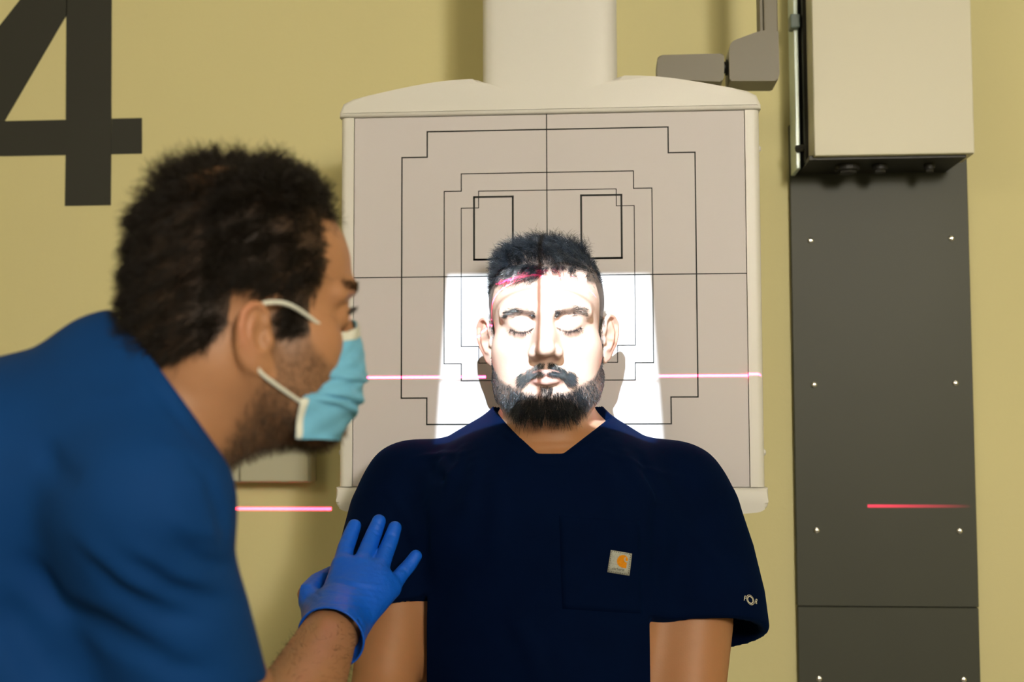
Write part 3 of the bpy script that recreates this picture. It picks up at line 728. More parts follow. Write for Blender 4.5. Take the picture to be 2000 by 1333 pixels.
# arms and lower neck painted darker than the beam-lit face
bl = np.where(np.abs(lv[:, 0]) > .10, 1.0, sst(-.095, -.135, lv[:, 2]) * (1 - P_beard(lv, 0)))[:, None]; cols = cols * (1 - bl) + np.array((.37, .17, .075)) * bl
me = np_mesh('patient', pv, pf)
foot = Vector((HP.x, 1.70, 0))
pat = empty('person', foot, 'bearded man with closed eyes in dark navy scrub top standing against the detector board', 'person')
set_col(me, cols)
child('body', me, M['skin'], pat, True)
if HAIR:
    def d_top(p, n, t):
        x, y, z = p.T; top = sst(.045, .085, z)[:, None]; fr = sst(-.03, -.08, y)[:, None] * top
        a = np.stack([-.55 + .5 * np.sin(y * 60 + x * 30), -.75 + 0 * x, .15 + 0 * x], 1); b = np.stack([0 * x, .25 + 0 * x, -1 + 0 * x], 1)
        n2 = n * np.array([1, 1, .8])
        d = (a * (1 - .15) + n2 * (.66 - .62 * t)) * top + (b + n2 * (.18 - .20 * t)) * (1 - top)
        d[:, 2] -= (fr[:, 0] * t * .5); return d
    h = strands(pv, pf, P_scalp, int(20000 * HD), TP, d_top, lambda p: (.0046 + .025 * sst(.040, .090, p[:, 2])) * (1 - .50 * sst(.040, .068, np.abs(p[:, 0]))), .00021, 5, 3, .35, .26, clump=(.007, .45))
    child('hair', h, M['hair'], pat, True)
    # fringe lock sweeping down the forehead to the viewer's left
    def m_lock(l, n): x, y, z = l.T; return (x > -.040) * (x < .004) * (z > .066) * (z < .082) * (y < -.045) * 1.0
    def d_lock(p, n, t): 
        x = p[:, 0]; return np.stack([-.75 + 0 * x, -.15 + 0 * x, -.62 - .45 * t + 0 * x], 1) + n * (.55 - .6 * t)
    h = strands(pv, pf, m_lock, int(700 * HD), TP, d_lock, lambda p: .024 + 0 * p[:, 0], .00021, 6, 8, .15, .16)
    child('fringe', h, M['hair'], pat, True)
    def d_beard(p, n, t):
        x, y, z = p.T; f = sst(-.05, -.08, y)
        return np.stack([-x * 4, -.12 - .25 * f, -1.0 + .0 * x], 1) * .9 + n * (.75 - .35 * t)
    h = strands(pv, pf, P_beard, int(13000 * HD), TP, d_beard, lambda p: .0042 + .0165 * sst(-.06, -.105, p[:, 2]) * sst(.062, .030, np.abs(p[:, 0])), .00022, 4, 5, .30, .32)
    child('beard', h, M['hair'], pat, True)
    def d_must(p, n, t): x, y, z = p.T; return np.stack([np.sign(x) * .55 + x * 10, -.1 + 0 * x, -1.0 + 0 * x], 1) + n * (.55 - .45 * t)
    h = strands(pv, pf, P_must, int(2200 * HD), TP, d_must, lambda p: .0075 + 0 * p[:, 0], .00022, 4, 6, .2, .2)
    child('moustache', h, M['hair'], pat, True)
    for sx in (-1, 1):
        def m_brow(l, n):
            x, y, z = l.T; u = sx * x; c = .0150 + .0036 * np.sin(np.clip((u - .012) / .044, 0, 1) * 2.2) - .008 * np.clip((u - .040) / .02, 0, 1) ** 2
            return (u > .0105) * (u < .050) * sst(.0064, .002, np.abs(z - c)) * (y < -.04) * (1 + 2.5 * (u < .032))
        def d_brow(p, n, t): x = p[:, 0]; return np.stack([sx * (1.0 + 0 * x), .25 + 0 * x, .45 - 14 * np.clip(sx * x - .02, 0, .05)], 1) + n * .28
        h = strands(pv, pf, m_brow, int(950 * HD), TP, d_brow, lambda p: .0065 + 0 * p[:, 0], .00017, 3, 11, .0, .18)
        child('eyebrow', h, M['hair'], pat, True)
        def m_lash(l, n):
            x, y, z = l.T; u = sx * x; c = -.0064 + 24 * (u - .0287) ** 2
            return (u > .0142) * (u < .0437) * (np.abs(z - c) < .0013) * (y < -.055)
        def d_lash(p, n, t): x = p[:, 0]; return np.stack([sx * (np.abs(x) - .031) * 30, -.55 + 0 * x, -.75 + .5 * t + 0 * x], 1)
        h = strands(pv, pf, m_lash, int(110 * HD), TP, d_lash, lambda p: .0062 + 0 * p[:, 0], .00017, 3, 12, .0, .22, sink=0.0)
        child('eyelashes', h, M['hair'], pat, True)

# navy scrub top
ax = axis([(HP.x - .37, .0030), (HP.x + .39, None)]); ay = axis([(1.49, .0034), (1.86, None)]); az = axis([(0.95, .0055), (P(0, 1333, 1.6).z - .01, .0030), (HP.z - .10, None)])
s = Solid(ax, ay, az); s.grow = .0075
patient_torso(s)
s.grow = 0
q = lambda x, y, Y: np.array(P(x, y, Y))
s.tube([q(800, 945, 1.705), q(768, 1010, 1.695), q(752, 1080, 1.665), q(762, 1150, 1.645), q(768, 1200, 1.630)], [.058, .062, .0625, .060, .0570], .03)
s.tube([q(1325, 950, 1.705), q(1358, 1010, 1.695), q(1378, 1090, 1.68), q(1392, 1170, 1.665), q(1400, 1265, 1.655)], [.058, .0625, .066, .0690, .0715], .03)
s.tube([q(1345, 1100, 1.67), q(1349, 1170, 1.66), q(1350, 1265, 1.655)], [.058, .0600, .0605], .02)
s.ell(q(1072, 1300, 1.657), (.175, .108, .22), .05)
# folds
folds(s, [
   ([(860, 888), (872, 915), (890, 940)], .006, .006), ([(835, 905), (850, 930), (878, 938)], .006, -.005),
   ([(905, 875), (900, 905), (878, 935), (870, 960)], .007, .006), ([(925, 880), (930, 930), (900, 1010)], .010, .005),
   ([(1210, 870), (1235, 920), (1290, 1000)], .010, .005), ([(1250, 890), (1270, 935), (1300, 990)], .007, -.005),
   ([(1180, 890), (1195, 960), (1220, 1060)], .012, .004), ([(960, 900), (975, 990), (960, 1100)], .012, .004),
   ([(822, 960), (830, 1040), (828, 1120)], .008, -.006), ([(1282, 960), (1283, 1040), (1280, 1130)], .008, -.007),
   ([(800, 900), (830, 893), (905, 885)], .005, .003), ([(1170, 880), (1290, 925), (1345, 935)], .004, .003),
   ([(1000, 1200), (1040, 1270), (1050, 1330)], .012, .004), ([(1310, 1010), (1370, 1060), (1430, 1130)], .008, .003),
   ([(760, 960), (800, 1020), (815, 1080)], .008, .003)])
# armpit gap between sleeve and body is left to the folds; V neck
nk = np.array(HP) + (0, .018, -.06)
s.tube([nk, (HP.x, 1.725, HP.z - .135), (HP.x, 1.71, HP.z - .158)], [.066, .066, .061], .004, 'S')
def vee(dx=0):
    return [((-1, 0, -.0), q(975 - dx, 830, 1.65)), ]
pc = lambda x, y: q(x, y, 1.62)
aL, bL, bR, aR = pc(975, 818), pc(1051, 886), pc(1101, 886), pc(1182, 824)
def nrm(a, b): d = b - a; n = np.array((-d[2], 0, d[0])); return n / np.linalg.norm(n)
s.cut([(-nrm(aL, bL), aL), (-nrm(bR, aR), bR), ((0, 0, -1), bL), ((0, 1, 0), (0, 1.705, 0))], .002)
# collar band seam
folds(s, [([(962, 838), (1045, 905)], .003, -.0030), ([(1196, 842), (1110, 905)], .003, -.0030), ([(1045, 905), (1110, 905)], .003, -.0026), ([(972, 838), (1050, 896)], .004, .0016), ([(1186, 842), (1104, 896)], .004, .0016)])
# sleeve openings
hR = (P(768, 1214, 1.635)); hL = P(1385, 1240, 1.66)
def hem(pt, n, arm, keep):
    pass
ndr = np.array(AR[2][0] - AR[1][0]); ndr /= np.linalg.norm(ndr); ndr = ndr + np.array((.20, -.12, 0)); ndr /= np.linalg.norm(ndr)
ndl = np.array((.06, -.50, -1.0)); ndl /= np.linalg.norm(ndl)
vR = np.array(((-1, 0, 0))); 
s.cut([(-ndr, hR), ((1, 0, .0), q(836, 1250, 1.6))], .002)
s.cut([(-ndl, hL), ((-1, 0, 0), q(1268, 1250, 1.6))], .002)
s.tube([np.array(hR) + ndr * .02, np.array(hR) - ndr * .012, np.array(hR) - ndr * .035], [.0545, .0545, .046], .002, 'S')
s.tube([np.array(hL) + ndl * .02, np.array(hL) - ndl * .012, np.array(hL) - ndl * .035], [.0655, .0650, .054], .002, 'S')
s.tube([q(1350, 1240, 1.655), q(1350, 1195, 1.657), q(1349, 1150, 1.66)], [.0550, .0550, .053], .002, 'S')
sv, sf = s.mesh(2)
shirt_me = np_mesh('scrub', sv, sf)
bvhp = BVHTree.FromPolygons([tuple(v) for v in sv], [tuple(int(i) for i in f) for f in sf])
shirt = child('scrub_top', shirt_me, M['navy'], pat, True)

def sheet(fn, nu, nv, bvh, off):
    pts = [fn(i / nu, j / nv) for j in range(nv + 1) for i in range(nu + 1)]
    v = onto(bvh, pts, off); f = [(j * (nu + 1) + i, j * (nu + 1) + i + 1, (j + 1) * (nu + 1) + i + 1, (j + 1) * (nu + 1) + i) for j in range(nv) for i in range(nu)]
    return np_mesh('sheet', [tuple(p) for p in v], f)
def flat_text(txt, size):
    cu = bpy.data.curves.new('t', 'FONT'); cu.body = txt; cu.size = size; cu.align_x = 'CENTER'; cu.resolution_u = 3
    ob = bpy.data.objects.new('t', cu); COL.objects.link(ob); dg = bpy.context.evaluated_depsgraph_get()
    me = bpy.data.meshes.new_from_object(ob.evaluated_get(dg)); bpy.data.objects.remove(ob); return me
def place_flat(me, fn, bvh, off):
    v = onto(bvh, [fn(p.co.x, p.co.y) for p in me.vertices], off)
    for a, b in zip(me.vertices, v): a.co = b
    return me
TG = [(1193, 1075), (1234, 1082), (1229, 1125), (1186, 1118)]
def tagp(u, v):
    a = np.array(TG[0]) * (1 - u) + np.array(TG[1]) * u; b = np.array(TG[3]) * (1 - u) + np.array(TG[2]) * u; return tuple(a * (1 - v) + b * v)
tag_me = sheet(tagp, 4, 4, bvhp, .0006)
tg = child('pocket_tag', tag_me, M['tag'], shirt, False, label='grey woven square tag with orange emblem')
sdm = tg.modifiers.new('s', 'SOLIDIFY'); sdm.thickness = 0.0008
# orange C emblem: traced as an outline in tag units
em_pts = [(.83, .70), (.62, .70), (.50, .66), (.40, .57), (.355, .45), (.37, .31), (.44, .20), (.55, .135), (.66, .12), (.76, .16), (.84, .23), (.865, .32), (.83, .375), (.765, .375), (.735, .32), (.75, .255), (.79, .205), (.74, .195), (.685, .245), (.675, .33), (.715, .41), (.78, .44), (.825, .43)]
bm = bmesh.new(); bm.faces.new([bm.verts.new((x, y, 0)) for x, y in em_pts]); bmesh.ops.triangulate(bm, faces=bm.faces)
child('tag_emblem', place_flat(bm_mesh('e', bm), lambda x, y: tagp(x, y), bvhp, .0017), M['orange'], shirt)
tx = flat_text('carhartt', .165)
child('tag_lettering', place_flat(tx, lambda x, y: tagp(.47 + x * 1.02, .845 - y), bvhp, .0017), M['ink'], shirt)
st = bmesh.new()
for i in range(9):
    for a, b in (((.045, .06 + i * .1), (.045, .11 + i * .1)), ((.955, .06 + i * .1), (.955, .11 + i * .1)), ((.06 + i * .1, .045), (.11 + i * .1, .045)), ((.06 + i * .1, .955), (.11 + i * .1, .955))):
        w = .012; vert = a[0] == b[0]; d = (w, 0) if vert else (0, w)
        st.faces.new([st.verts.new((p[0] + s_ * d[0], p[1] + s_ * d[1], 0)) for p, s_ in ((a, -1), (b, -1), (b, 1), (a, 1))])
child('tag_stitching', place_flat(bm_mesh('st', st), lambda x, y: tagp(x, y), bvhp, .0016), M['ink'], shirt)
# sleeve print
def ring(cx, cy, r0, r1, sx_, rot, n=40):
    bmr = bmesh.new(); a_, b_ = [], []
    for i in range(n):
        t = 2 * math.pi * i / n
        for lst, rr_ in ((a_, r0), (b_, r1)):
            x, y = rr_ * sx_ * math.cos(t), rr_ * math.sin(t); c, s_ = math.cos(rot), math.sin(rot)
            lst.append(bmr.verts.new((cx + x * c - y * s_, cy + x * s_ + y * c, 0)))
    for i in range(n): bmr.faces.new((a_[i], a_[(i + 1) % n], b_[(i + 1) % n], b_[i]))
    return bm_mesh('ring', bmr)
def to_sleeve(me, off=.0008): return place_flat(me, lambda x, y: (x, y), bvhp, off)
child('sleeve_ring_print', to_sleeve(join_meshes([ring(1465.5, 1172.5, 9.8, 10.8, .62, -.45), ring(1465.5, 1172.5, 6.2, 8.0, .66, -.45)])), M['silver'], shirt)
for ch, cx, cy, rt in (('F', 1454.5, 1174, .12), ('R', 1476, 1180, .25)):
    t_ = flat_text(ch, 14)
    for v in t_.vertices:
        x, y = v.co.x * .62, -v.co.y; v.co.x = cx + x * math.cos(rt) - y * math.sin(rt); v.co.y = cy + x * math.sin(rt) + y * math.cos(rt)
    child('sleeve_letter', to_sleeve(t_), M['silver'], shirt)
# chest pocket stitched on the shirt, slightly raised
def pk(u, v): return (1092 + (1250 - 1092) * u + 6 * v, 1008 + 10 * u + (1190 - 1008) * v)
pkt = child('chest_pocket', sheet(pk, 14, 16, bvhp, .0002), M['navy'], shirt, True); sdm = pkt.modifiers.new('s', 'SOLIDIFY'); sdm.thickness = 0.0006; sdm.offset = 1
def legs(root, x, y, hipz, mt, ms):
    s = Solid(axis([(x - .30, .012), (x + .30, None)]), axis([(y - .25, .012), (y + .25, None)]), axis([(0.02, .012), (hipz + .14, None)]))
    s.ell((x, y, hipz), (.165, .115, .12), .05)
    for sx in (-1, 1): s.tube([(x + sx * .085, y, hipz - .04), (x + sx * .10, y - .015, .50), (x + sx * .11, y + .01, .07)], [.10, .07, .06], .04)
    v, f = s.mesh(1); child('trousers', np_mesh('tr', v, f), mt, root, True)
    for sx in (-1, 1):
        s = Solid(axis([(x + sx * .11 - .08, .006), (x + sx * .11 + .08, None)]), axis([(y - .26, .006), (y + .13, None)]), axis([(-.01, .006), (.14, None)]))
        s.ell((x + sx * .11, y + .02, .055), (.045, .065, .06), .03); s.ell((x + sx * .115, y - .12, .035), (.048, .085, .036), .03)
        v, f = s.mesh(1); v[:, 2] = np.maximum(v[:, 2], 0.001); child('shoe', np_mesh('sh', v, f), ms, root, True)
legs(pat, HP.x, 1.672, .93, M['trouser'], M['shoe'])

# ------------------------------------------------------------------ the technician
S4 = np.diag([1.02, 1.04, 1.05, 1])
RT = frame(Vector((0, 0, 0)), math.radians(124), math.radians(3), math.radians(0)) @ S4
ear_w = np.array(P(502, 658, 0.995)); TT = RT.copy(); TT[:3, 3] = ear_w - (RT @ np.array([-.079, .012, -.026, 1]))[:3]
def W(x, y, Y): return np.array(P(x, y, Y))
def L2W(p): return tuple((TT @ np.array([*p, 1]))[:3])
def tech_torso(s, g=0.0):
    s.tube([L2W((0, .030, -.045)), W(375, 735, 1.07), W(300, 810, 1.075), W(190, 930, 1.09)], [.060, .068, .074, .085], .03)
    g0 = s.grow; s.grow = g0 + g
    a = math.radians(-24); e1 = np.array([math.cos(a), 0, -math.sin(a)]); e3 = np.array([math.sin(a), 0, math.cos(a)]); R = np.stack([e1, (0, 1, 0), e3], 1)
    s.ell(W(60, 975, 1.10), (.17, .165, .120), .05, rot=R)
    s.ell(W(-200, 1120, 1.11), (.20, .175, .145), .06, rot=R)
    s.ell(W(90, 1300, 1.10), (.150, .15, .17), .06)
    s.ell(W(-480, 1420, 1.12), (.19, .17, .17), .08)
    s.tube([W(255, 800, 1.07), W(270, 900, 1.00), W(283, 985, .965)], [.052, .055, .056], .05)
    s.tube([W(245, 830, 1.08), W(250, 930, 1.20), W(240, 1030, 1.29)], [.055, .055, .055], .05)
    s.grow = g0
ARM = [(W(290, 1010, .975), .050), (W(345, 1190, 1.01), .047), (W(500, 1490, 1.13), .043), (W(592, 1350, 1.29), .043), (W(638, 1250, 1.42), .034), (W(652, 1215, 1.455), .031)]
FARM = [(W(240, 1040, 1.29), .054), (W(300, 1350, 1.33), .045), (W(330, 1560, 1.36), .042), (W(120, 1620, 1.25), .032), (W(60, 1620, 1.22), .03)]
FING = [  # knuckle, joints, tip; radii
 ([W(668, 1108, 1.520), W(675, 1072, 1.545), W(684, 1048, 1.562), W(692, 1028, 1.570)], [.0115, .0098, .0093, .0082]),
 ([W(705, 1110, 1.520), W(719, 1070, 1.548), W(731, 1042, 1.566), W(740, 1019, 1.572)], [.0118, .0100, .0096, .0084]),
 ([W(738, 1122, 1.520), W(752, 1084, 1.546), W(763, 1056, 1.562), W(771, 1032, 1.570)], [.0113, .0097, .0092, .0082]),
 ([W(762, 1150, 1.522), W(784, 1122, 1.545), W(800, 1104, 1.556), W(812, 1087, 1.562)], [.0105, .0088, .0083, .0074]),
 ([W(618, 1196, 1.470), W(600, 1162, 1.495), W(618, 1138, 1.545), W(648, 1120, 1.600)], [.0165, .0140, .0112, .0095])]
def tech_hand(s, k=.006):
    w0 = [W(640, 1215, 1.462), W(655, 1212, 1.458), W(668, 1218, 1.458), W(682, 1228, 1.460)]
    for i in range(4): s.tube([w0[i], FING[i][0][0]], [.0185, .0135], .022, sq=None)
    s.tube([W(660, 1190, 1.478), W(712, 1160, 1.500), W(735, 1145, 1.508)], [.020, .017, .012], .02)
    for pts, rs in FING[:4]: s.tube(pts, [r_ * 1.08 for r_ in rs], .0045)
    s.tube([W(650, 1212, 1.462), *FING[4][0]], [.020, *FING[4][1]], .010)
mid = np.array(TT)[:3, 3]
xr = [W(652, 1215, 1.455)[0], W(815, 1087, 1.562)[0]]
ax = axis([(-.95, .012), (mid[0] - .17, .0016), (mid[0] + .15, .003), (xr[1] + .03, None)]) if False else axis([(-1.0, .008), (mid[0] - .145, .0016), (mid[0] + .145, .0028), (max(mid[0] + .15, xr[1] + .03), None)])
ay = axis([(.86, .006), (.965, .0017), (1.175, .005), (1.44, .0028), (1.63, None)])
az = axis([(CZ - .62, .007), (CZ - .30, .0030), (mid[2] - .15, .0016), (mid[2] + .14, None)])
s = Solid(ax, ay, az)
head_forms(s, TT, False, 14, ear_z=-.026, nose=.5, ear_s=.83, jz=.009, cz=.006)
s.frame(TT); 
s.tube([(0, -.050, -.074), (0, -.015, -.080), (0, .02, -.088)], [.026, .034, .04], .03)   # full throat
s.frame(I4)
s.ridge([W(318, 715, 1.0), W(345, 745, .99), W(372, 772, .99)], .005, -.003)
tech_torso(s, -.012)
s.tube([p for p, r_ in ARM], [r_ for p, r_ in ARM], .02)
s.tube([p for p, r_ in FARM], [r_ for p, r_ in FARM], .02)
loose_hand(s, Vector(FARM[-1][0]), (Vector(FARM[-1][0]) - Vector(FARM[-2][0])).normalized(), Vector((0, -1, 0)))
s.grow = -.0018; tech_hand(s); s.grow = 0
tv, tf = s.mesh(2); tn = normals(tv, tf); lt = local(TT, tv)
def T_scalp(l, n):
    x, y, z = l.T; ax_ = np.abs(x)
    front = np.where(ax_ < .022, .088, .094 - 0 * x)                        # top hairline
    temple = np.interp(z, [.0, .015, .045, .075, .10], [-.034, -.042, -.050, -.046, -.085]) + .0025 * np.sin(z * 420) + .002 * np.sin(z * 950 + 1)
    up = z > .012
    m = np.where(up, sst(.004, -.005, temple - y), 0) 
    m = np.maximum(m, sst(-.004, .004, z - .092) * (y > -.088))
    lowline = np.where(y < -.012, .012, np.where(y < .030, .020, np.interp(y, [.03, .045, .07, .10], [-.018, -.034, -.052, -.056])))
    m2 = (y > -.036) * sst(-.004, .004, z - np.where(y < -.012, -.020, lowline))
    m = np.maximum(m * (z > .012), m2 * (y > -.036))
    thin = np.exp(-(((x + .022) / .020) ** 2 + ((y - .030) / .028) ** 2 + ((z - .112) / .02) ** 2))
    m = m * (1 - .88 * np.clip(thin * 1.3, 0, 1))
    earm = (ax_ > .0745) & (z < .022) & (y < .045)
    return np.clip(m, 0, 1) * (~earm)
def T_hair(l, n): return T_scalp(l, n) * (1 + 1.6 * sst(.10, .085, l[:, 2]) * (l[:, 1] < .05))
def T_beard(l, n):
    x, y, z = l.T; ax_ = np.abs(x)
    edge = np.interp(-y, [-.02, .012, .022, .040, .06, .09], [-.01, .0, .004, -.030, -.045, -.05])
    low = sst(-.150, -.118, z + .10 * np.clip(y + .02, -1, .1) * 0)
    m = sst(.006, -.006, z - edge) * low * sst(.012, -.012, y - .004 - .35 * np.clip(-.07 - z, 0, .05))
    earm = (ax_ > .0715) & (z > -.058) & (y > -.018)
    return np.clip(m, 0, 1) * (~earm) * (z > -.15)
far = (lt[:, 2] < -.16) | (np.abs(lt[:, 0]) > .11) | (lt[:, 1] > .12)
sb = T_scalp(lt, tn)
cols = skin_colours(lt, tn, (.38, .185, .090), far, T_beard(lt, tn) * .5, sb * .97, closed=False, sc_col=(.010, .0065, .004))
me = np_mesh('technician', tv, tf); set_col(me, cols)
tec = empty('person', Vector((W(-480, 1420, 1.12)[0], 1.12, 0)), 'technician in royal blue scrubs and face mask leaning in, gloved hand on the patient', 'person')
child('body', me, M['skin'], tec, True)
for sx in (-1, 1):
    bm = bmesh.new(); bmesh.ops.create_uvsphere(bm, u_segments=24, v_segments=16, radius=.0126)
    bmesh.ops.translate(bm, verts=bm.verts, vec=(sx * .0287, -.0735, .002)); bmesh.ops.transform(bm, matrix=Matrix(TT.tolist()), verts=bm.verts)
    e = child('eyeball', bm_mesh('eye', bm), M['eyewhite'], tec, True)
    bm = bmesh.new(); bmesh.ops.create_uvsphere(bm, u_segments=24, v_segments=16, radius=.0062)
    bmesh.ops.translate(bm, verts=bm.verts, vec=(sx * .0285, -.0800, .002)); bmesh.ops.transform(bm, matrix=Matrix(TT.tolist()), verts=bm.verts)
    child('iris', bm_mesh('eye', bm), M['iris'], e, True)
if HAIR:
    def d_t(p, n, t):
        x, y, z = p.T; top = sst(.070, .100, z)[:, None]
        side = np.stack([0 * x, .75 + 0 * x, -.55 + 0 * x], 1) + n * (.35 - .3 * t)
        up = np.stack([.15 * np.sin(y * 80), .25 + .5 * np.sin(x * 70 + y * 50), 0 * x], 1) + n * (1.0 - 1.1 * t)
        return up * top + side * (1 - top)
    h = strands(tv, tf, T_hair, int(34000 * HD), TT, d_t, lambda p: .016 + .013 * sst(.05, .105, p[:, 2]), .00024, 6, 21, .45, .5)
    child('hair', h, M['brownhair'], tec, True)
    def m_tuft(l, n): x, y, z = l.T; return (z > .098) * (y < .045) * T_scalp(l, n)
    h = strands(tv, tf, m_tuft, int(4200 * HD), TT, lambda p, n, t: np.stack([0 * t + .3 * np.sin(p[:, 1] * 90), -.35 + .5 * np.sin(p[:, 1] * 55 + p[:, 0] * 40), 0 * p[:, 0]], 1) + n * (1.1 - 1.3 * t), lambda p: .030 + 0 * p[:, 0], .00024, 8, 22, 1.7, .5, clump=(.010, .85))
    child('curls', h, M['brownhair'], tec, True)
    h = strands(tv, tf, T_beard, int(9000 * HD), TT, lambda p, n, t: np.stack([0 * p[:, 0], -.1 + 0 * p[:, 0], -1 + 0 * p[:, 0]], 1) + n * .6, lambda p: .0055 + .004 * sst(-.05, -.10, p[:, 2]), .00016, 3, 23, .2, .45)
    child('beard', h, M['stubble'], tec, True)
    for sx in (-1, 1):
        def m_b(l, n): x, y, z = l.T; u = sx * x; c = .024 + .003 * np.sin(np.clip((u - .012) / .044, 0, 1) * 2.2); return (u > .009) * (u < .054) * sst(.005, .003, np.abs(z - c)) * (y < -.04)
        h = strands(tv, tf, m_b, int(700 * HD), TT, lambda p, n, t: np.stack([sx * (1.0 + 0 * p[:, 0]), .25 + 0 * p[:, 0], .15 + 0 * p[:, 0]], 1) + n * .14, lambda p: .0062 + 0 * p[:, 0], .00016, 3, 24, .0, .25)
        child('eyebrow', h, M['brownhair'], tec, True)
        def m_l(l, n):
            x, y, z = l.T; u = sx * x; return (u > .0155) * (u < .0445) * (np.abs(z - (.0068 - 16 * (u - .0287) ** 2)) < .0016) * (y < -.055)
        h = strands(tv, tf, m_l, int(160 * HD), TT, lambda p, n, t: np.stack([sx * .4 + 0 * p[:, 0], -1 + 0 * p[:, 0], .1 + .8 * t + 0 * p[:, 0]], 1), lambda p: .0085 + 0 * p[:, 0], .00018, 4, 27, .0, .12)
        if h: child('eyelashes', h, M['brownhair'], tec, True)
    def m_arm(l, n): w_ = l @ TT[:3, :3].T + TT[:3, 3]; return ((w_[:, 1] > 1.2) & (w_[:, 1] < 1.40) & (w_[:, 0] > -.42) & (w_[:, 2] < CZ - .17)) * 1.0
    h = strands(tv, tf, m_arm, int(2200 * HD), TT, lambda p, n, t: np.stack([.5 + 0 * p[:, 0], -.2 + 0 * p[:, 0], -.4 + 0 * p[:, 0]], 1) + n * .35, lambda p: .010 + 0 * p[:, 0], .00011, 4, 25, .2, .5)
    child('arm_hair', h, M['brownhair'], tec, True)

# surgical mask
near = [(-.0460, -.0690, -.0150), (-.0530, -.0630, -.0350), (-.0575, -.0580, -.0520), (-.0635, -.0450, -.0660), (-.0685, -.0310, -.0735), (-.0660, -.0290, -.1040)]
midl = [(0, -.0975, .0030), (0, -.1065, -.0280), (0, -.1065, -.0520), (0, -.1030, -.0720), (0, -.0970, -.0880), (0, -.0860, -.1040)]
def curve_at(c, v):
    t = v * (len(c) - 1); i = min(int(t), len(c) - 2); f = t - i
    p = [np.array(c[max(0, min(len(c) - 1, j))]) for j in (i - 1, i, i + 1, i + 2)]
    return .5 * (2 * p[1] + (p[2] - p[0]) * f + (2 * p[0] - 5 * p[1] + 4 * p[2] - p[3]) * f * f + (3 * p[1] - p[0] - 3 * p[2] + p[3]) * f ** 3)
def mask_pt(u, v, off=0.0):
    a = abs(2 * u - 1); th = (1 - a) * math.pi / 2; n_ = curve_at(near, v); m_ = curve_at(midl, v)
    x = n_[0] * math.cos(th) ** .9 * (1 if u < .5 else -1); y = n_[1] + (m_[1] - n_[1]) * math.sin(th) ** 1.1; z = n_[2] + (m_[2] - n_[2]) * (1 - a) ** 1.3
    # pleats opening towards the middle
    pl = 0
    for c, am in ((.40, .0050), (.60, .0055), (.76, .0045)):
        dv = v - c; pl += am * (math.exp(-(max(dv, 0) / .012) ** 2) if dv > 0 else math.exp(-(dv / .07) ** 2)) * (.35 + .65 * (1 - a))
    cr = .0012 * math.sin(v * 40 + u * 9) * math.sin(u * 23 + 1)
    n = np.array([n_[0] * math.cos(th) * (1 if u < .5 else -1), (m_[1] - n_[1]) * math.sin(th) * 1.4, -.01 * (v - .4)]); n /= np.linalg.norm(n) + 1e-9
    return np.array([x, y, z]) + n * (pl + cr + off)
def mask_sheet(u0, u1, v0, v1, nu, nv, off):
    pts = [L2W(mask_pt(u0 + (u1 - u0) * i / nu, v0 + (v1 - v0) * j / nv, off)) for j in range(nv + 1) for i in range(nu + 1)]
    return np_mesh('m', pts, [(j * (nu + 1) + i, j * (nu + 1) + i + 1, (j + 1) * (nu + 1) + i + 1, (j + 1) * (nu + 1) + i) for j in range(nv) for i in range(nu)])
fm = child('face_mask', mask_sheet(0, 1, 0, 1, 70, 90, 0), M['mask'], tec, True); sdm = fm.modifiers.new('s', 'SOLIDIFY'); sdm.thickness = .0012
for nm, a in (('top_binding', (0.0, 1.0, -.002, .085)), ('side_binding', (-.004, .035, .78, 1.0)), ('bottom_binding', (0, 1, .975, 1.003))):
    b = child(nm, mask_sheet(max(0, a[0]), a[1], a[2], a[3], 60 if a[1] == 1 else 6, 8 if a[1] == 1 else 30, .0008), M['maskwhite'] if nm != 'bottom_binding' else M['mask'], fm, True); sdm = b.modifiers.new('s', 'SOLIDIFY'); sdm.thickness = .0012
for sx in (-1, 1):
    A0 = (sx * .0475, -.0690, -.020); B0 = (sx * .0690, -.0320, -.0755)
    eb = (sx * .0795, .0, 0)
    pts = [A0, (sx * .0650, -.043, -.0095), (sx * .0745, -.018, .0010), (sx * .0755, -.002, .0030), (sx * .0745, .012, -.002), (sx * .0735, .018, -.018), (sx * .0735, .016, -.036), (sx * .0755, .008, -.052), (sx * .0745, -.008, -.0630), B0]
    s = Solid(axis([(-.1, .1), (.1, None)]), axis([(-.1, .1), (.1, None)]), axis([(-.1, .1), (.1, None)]))
    bm = bmesh.new(); rings = []
    C = []
    for j in range(len(pts) - 1):
        for q_ in range(6): C.append(np.array(L2W(curve_at(pts, (j + q_ / 6) / (len(pts) - 1)))))
    C.append(np.array(L2W(pts[-1])))
    for i, c in enumerate(C):
        t = C[min(i + 1, len(C) - 1)] - C[max(i - 1, 0)]; t /= np.linalg.norm(t); a1 = np.cross(t, (0, 1, .2)); a1 /= np.linalg.norm(a1); a2 = np.cross(t, a1)
        rings.append([bm.verts.new(tuple(c + .0019 * math.cos(g) * a1 + .0011 * math.sin(g) * a2)) for g in np.linspace(0, 2 * math.pi, 8, endpoint=False)])
    for a, b in zip(rings[:-1], rings[1:]):
        for g in range(8): bm.faces.new((a[g], a[(g + 1) % 8], b[(g + 1) % 8], b[g]))
    bm.faces.new(rings[0]); bm.faces.new(rings[-1])
    child('ear_loop', bm_mesh('loop', bm), M['maskwhite'], fm, True)

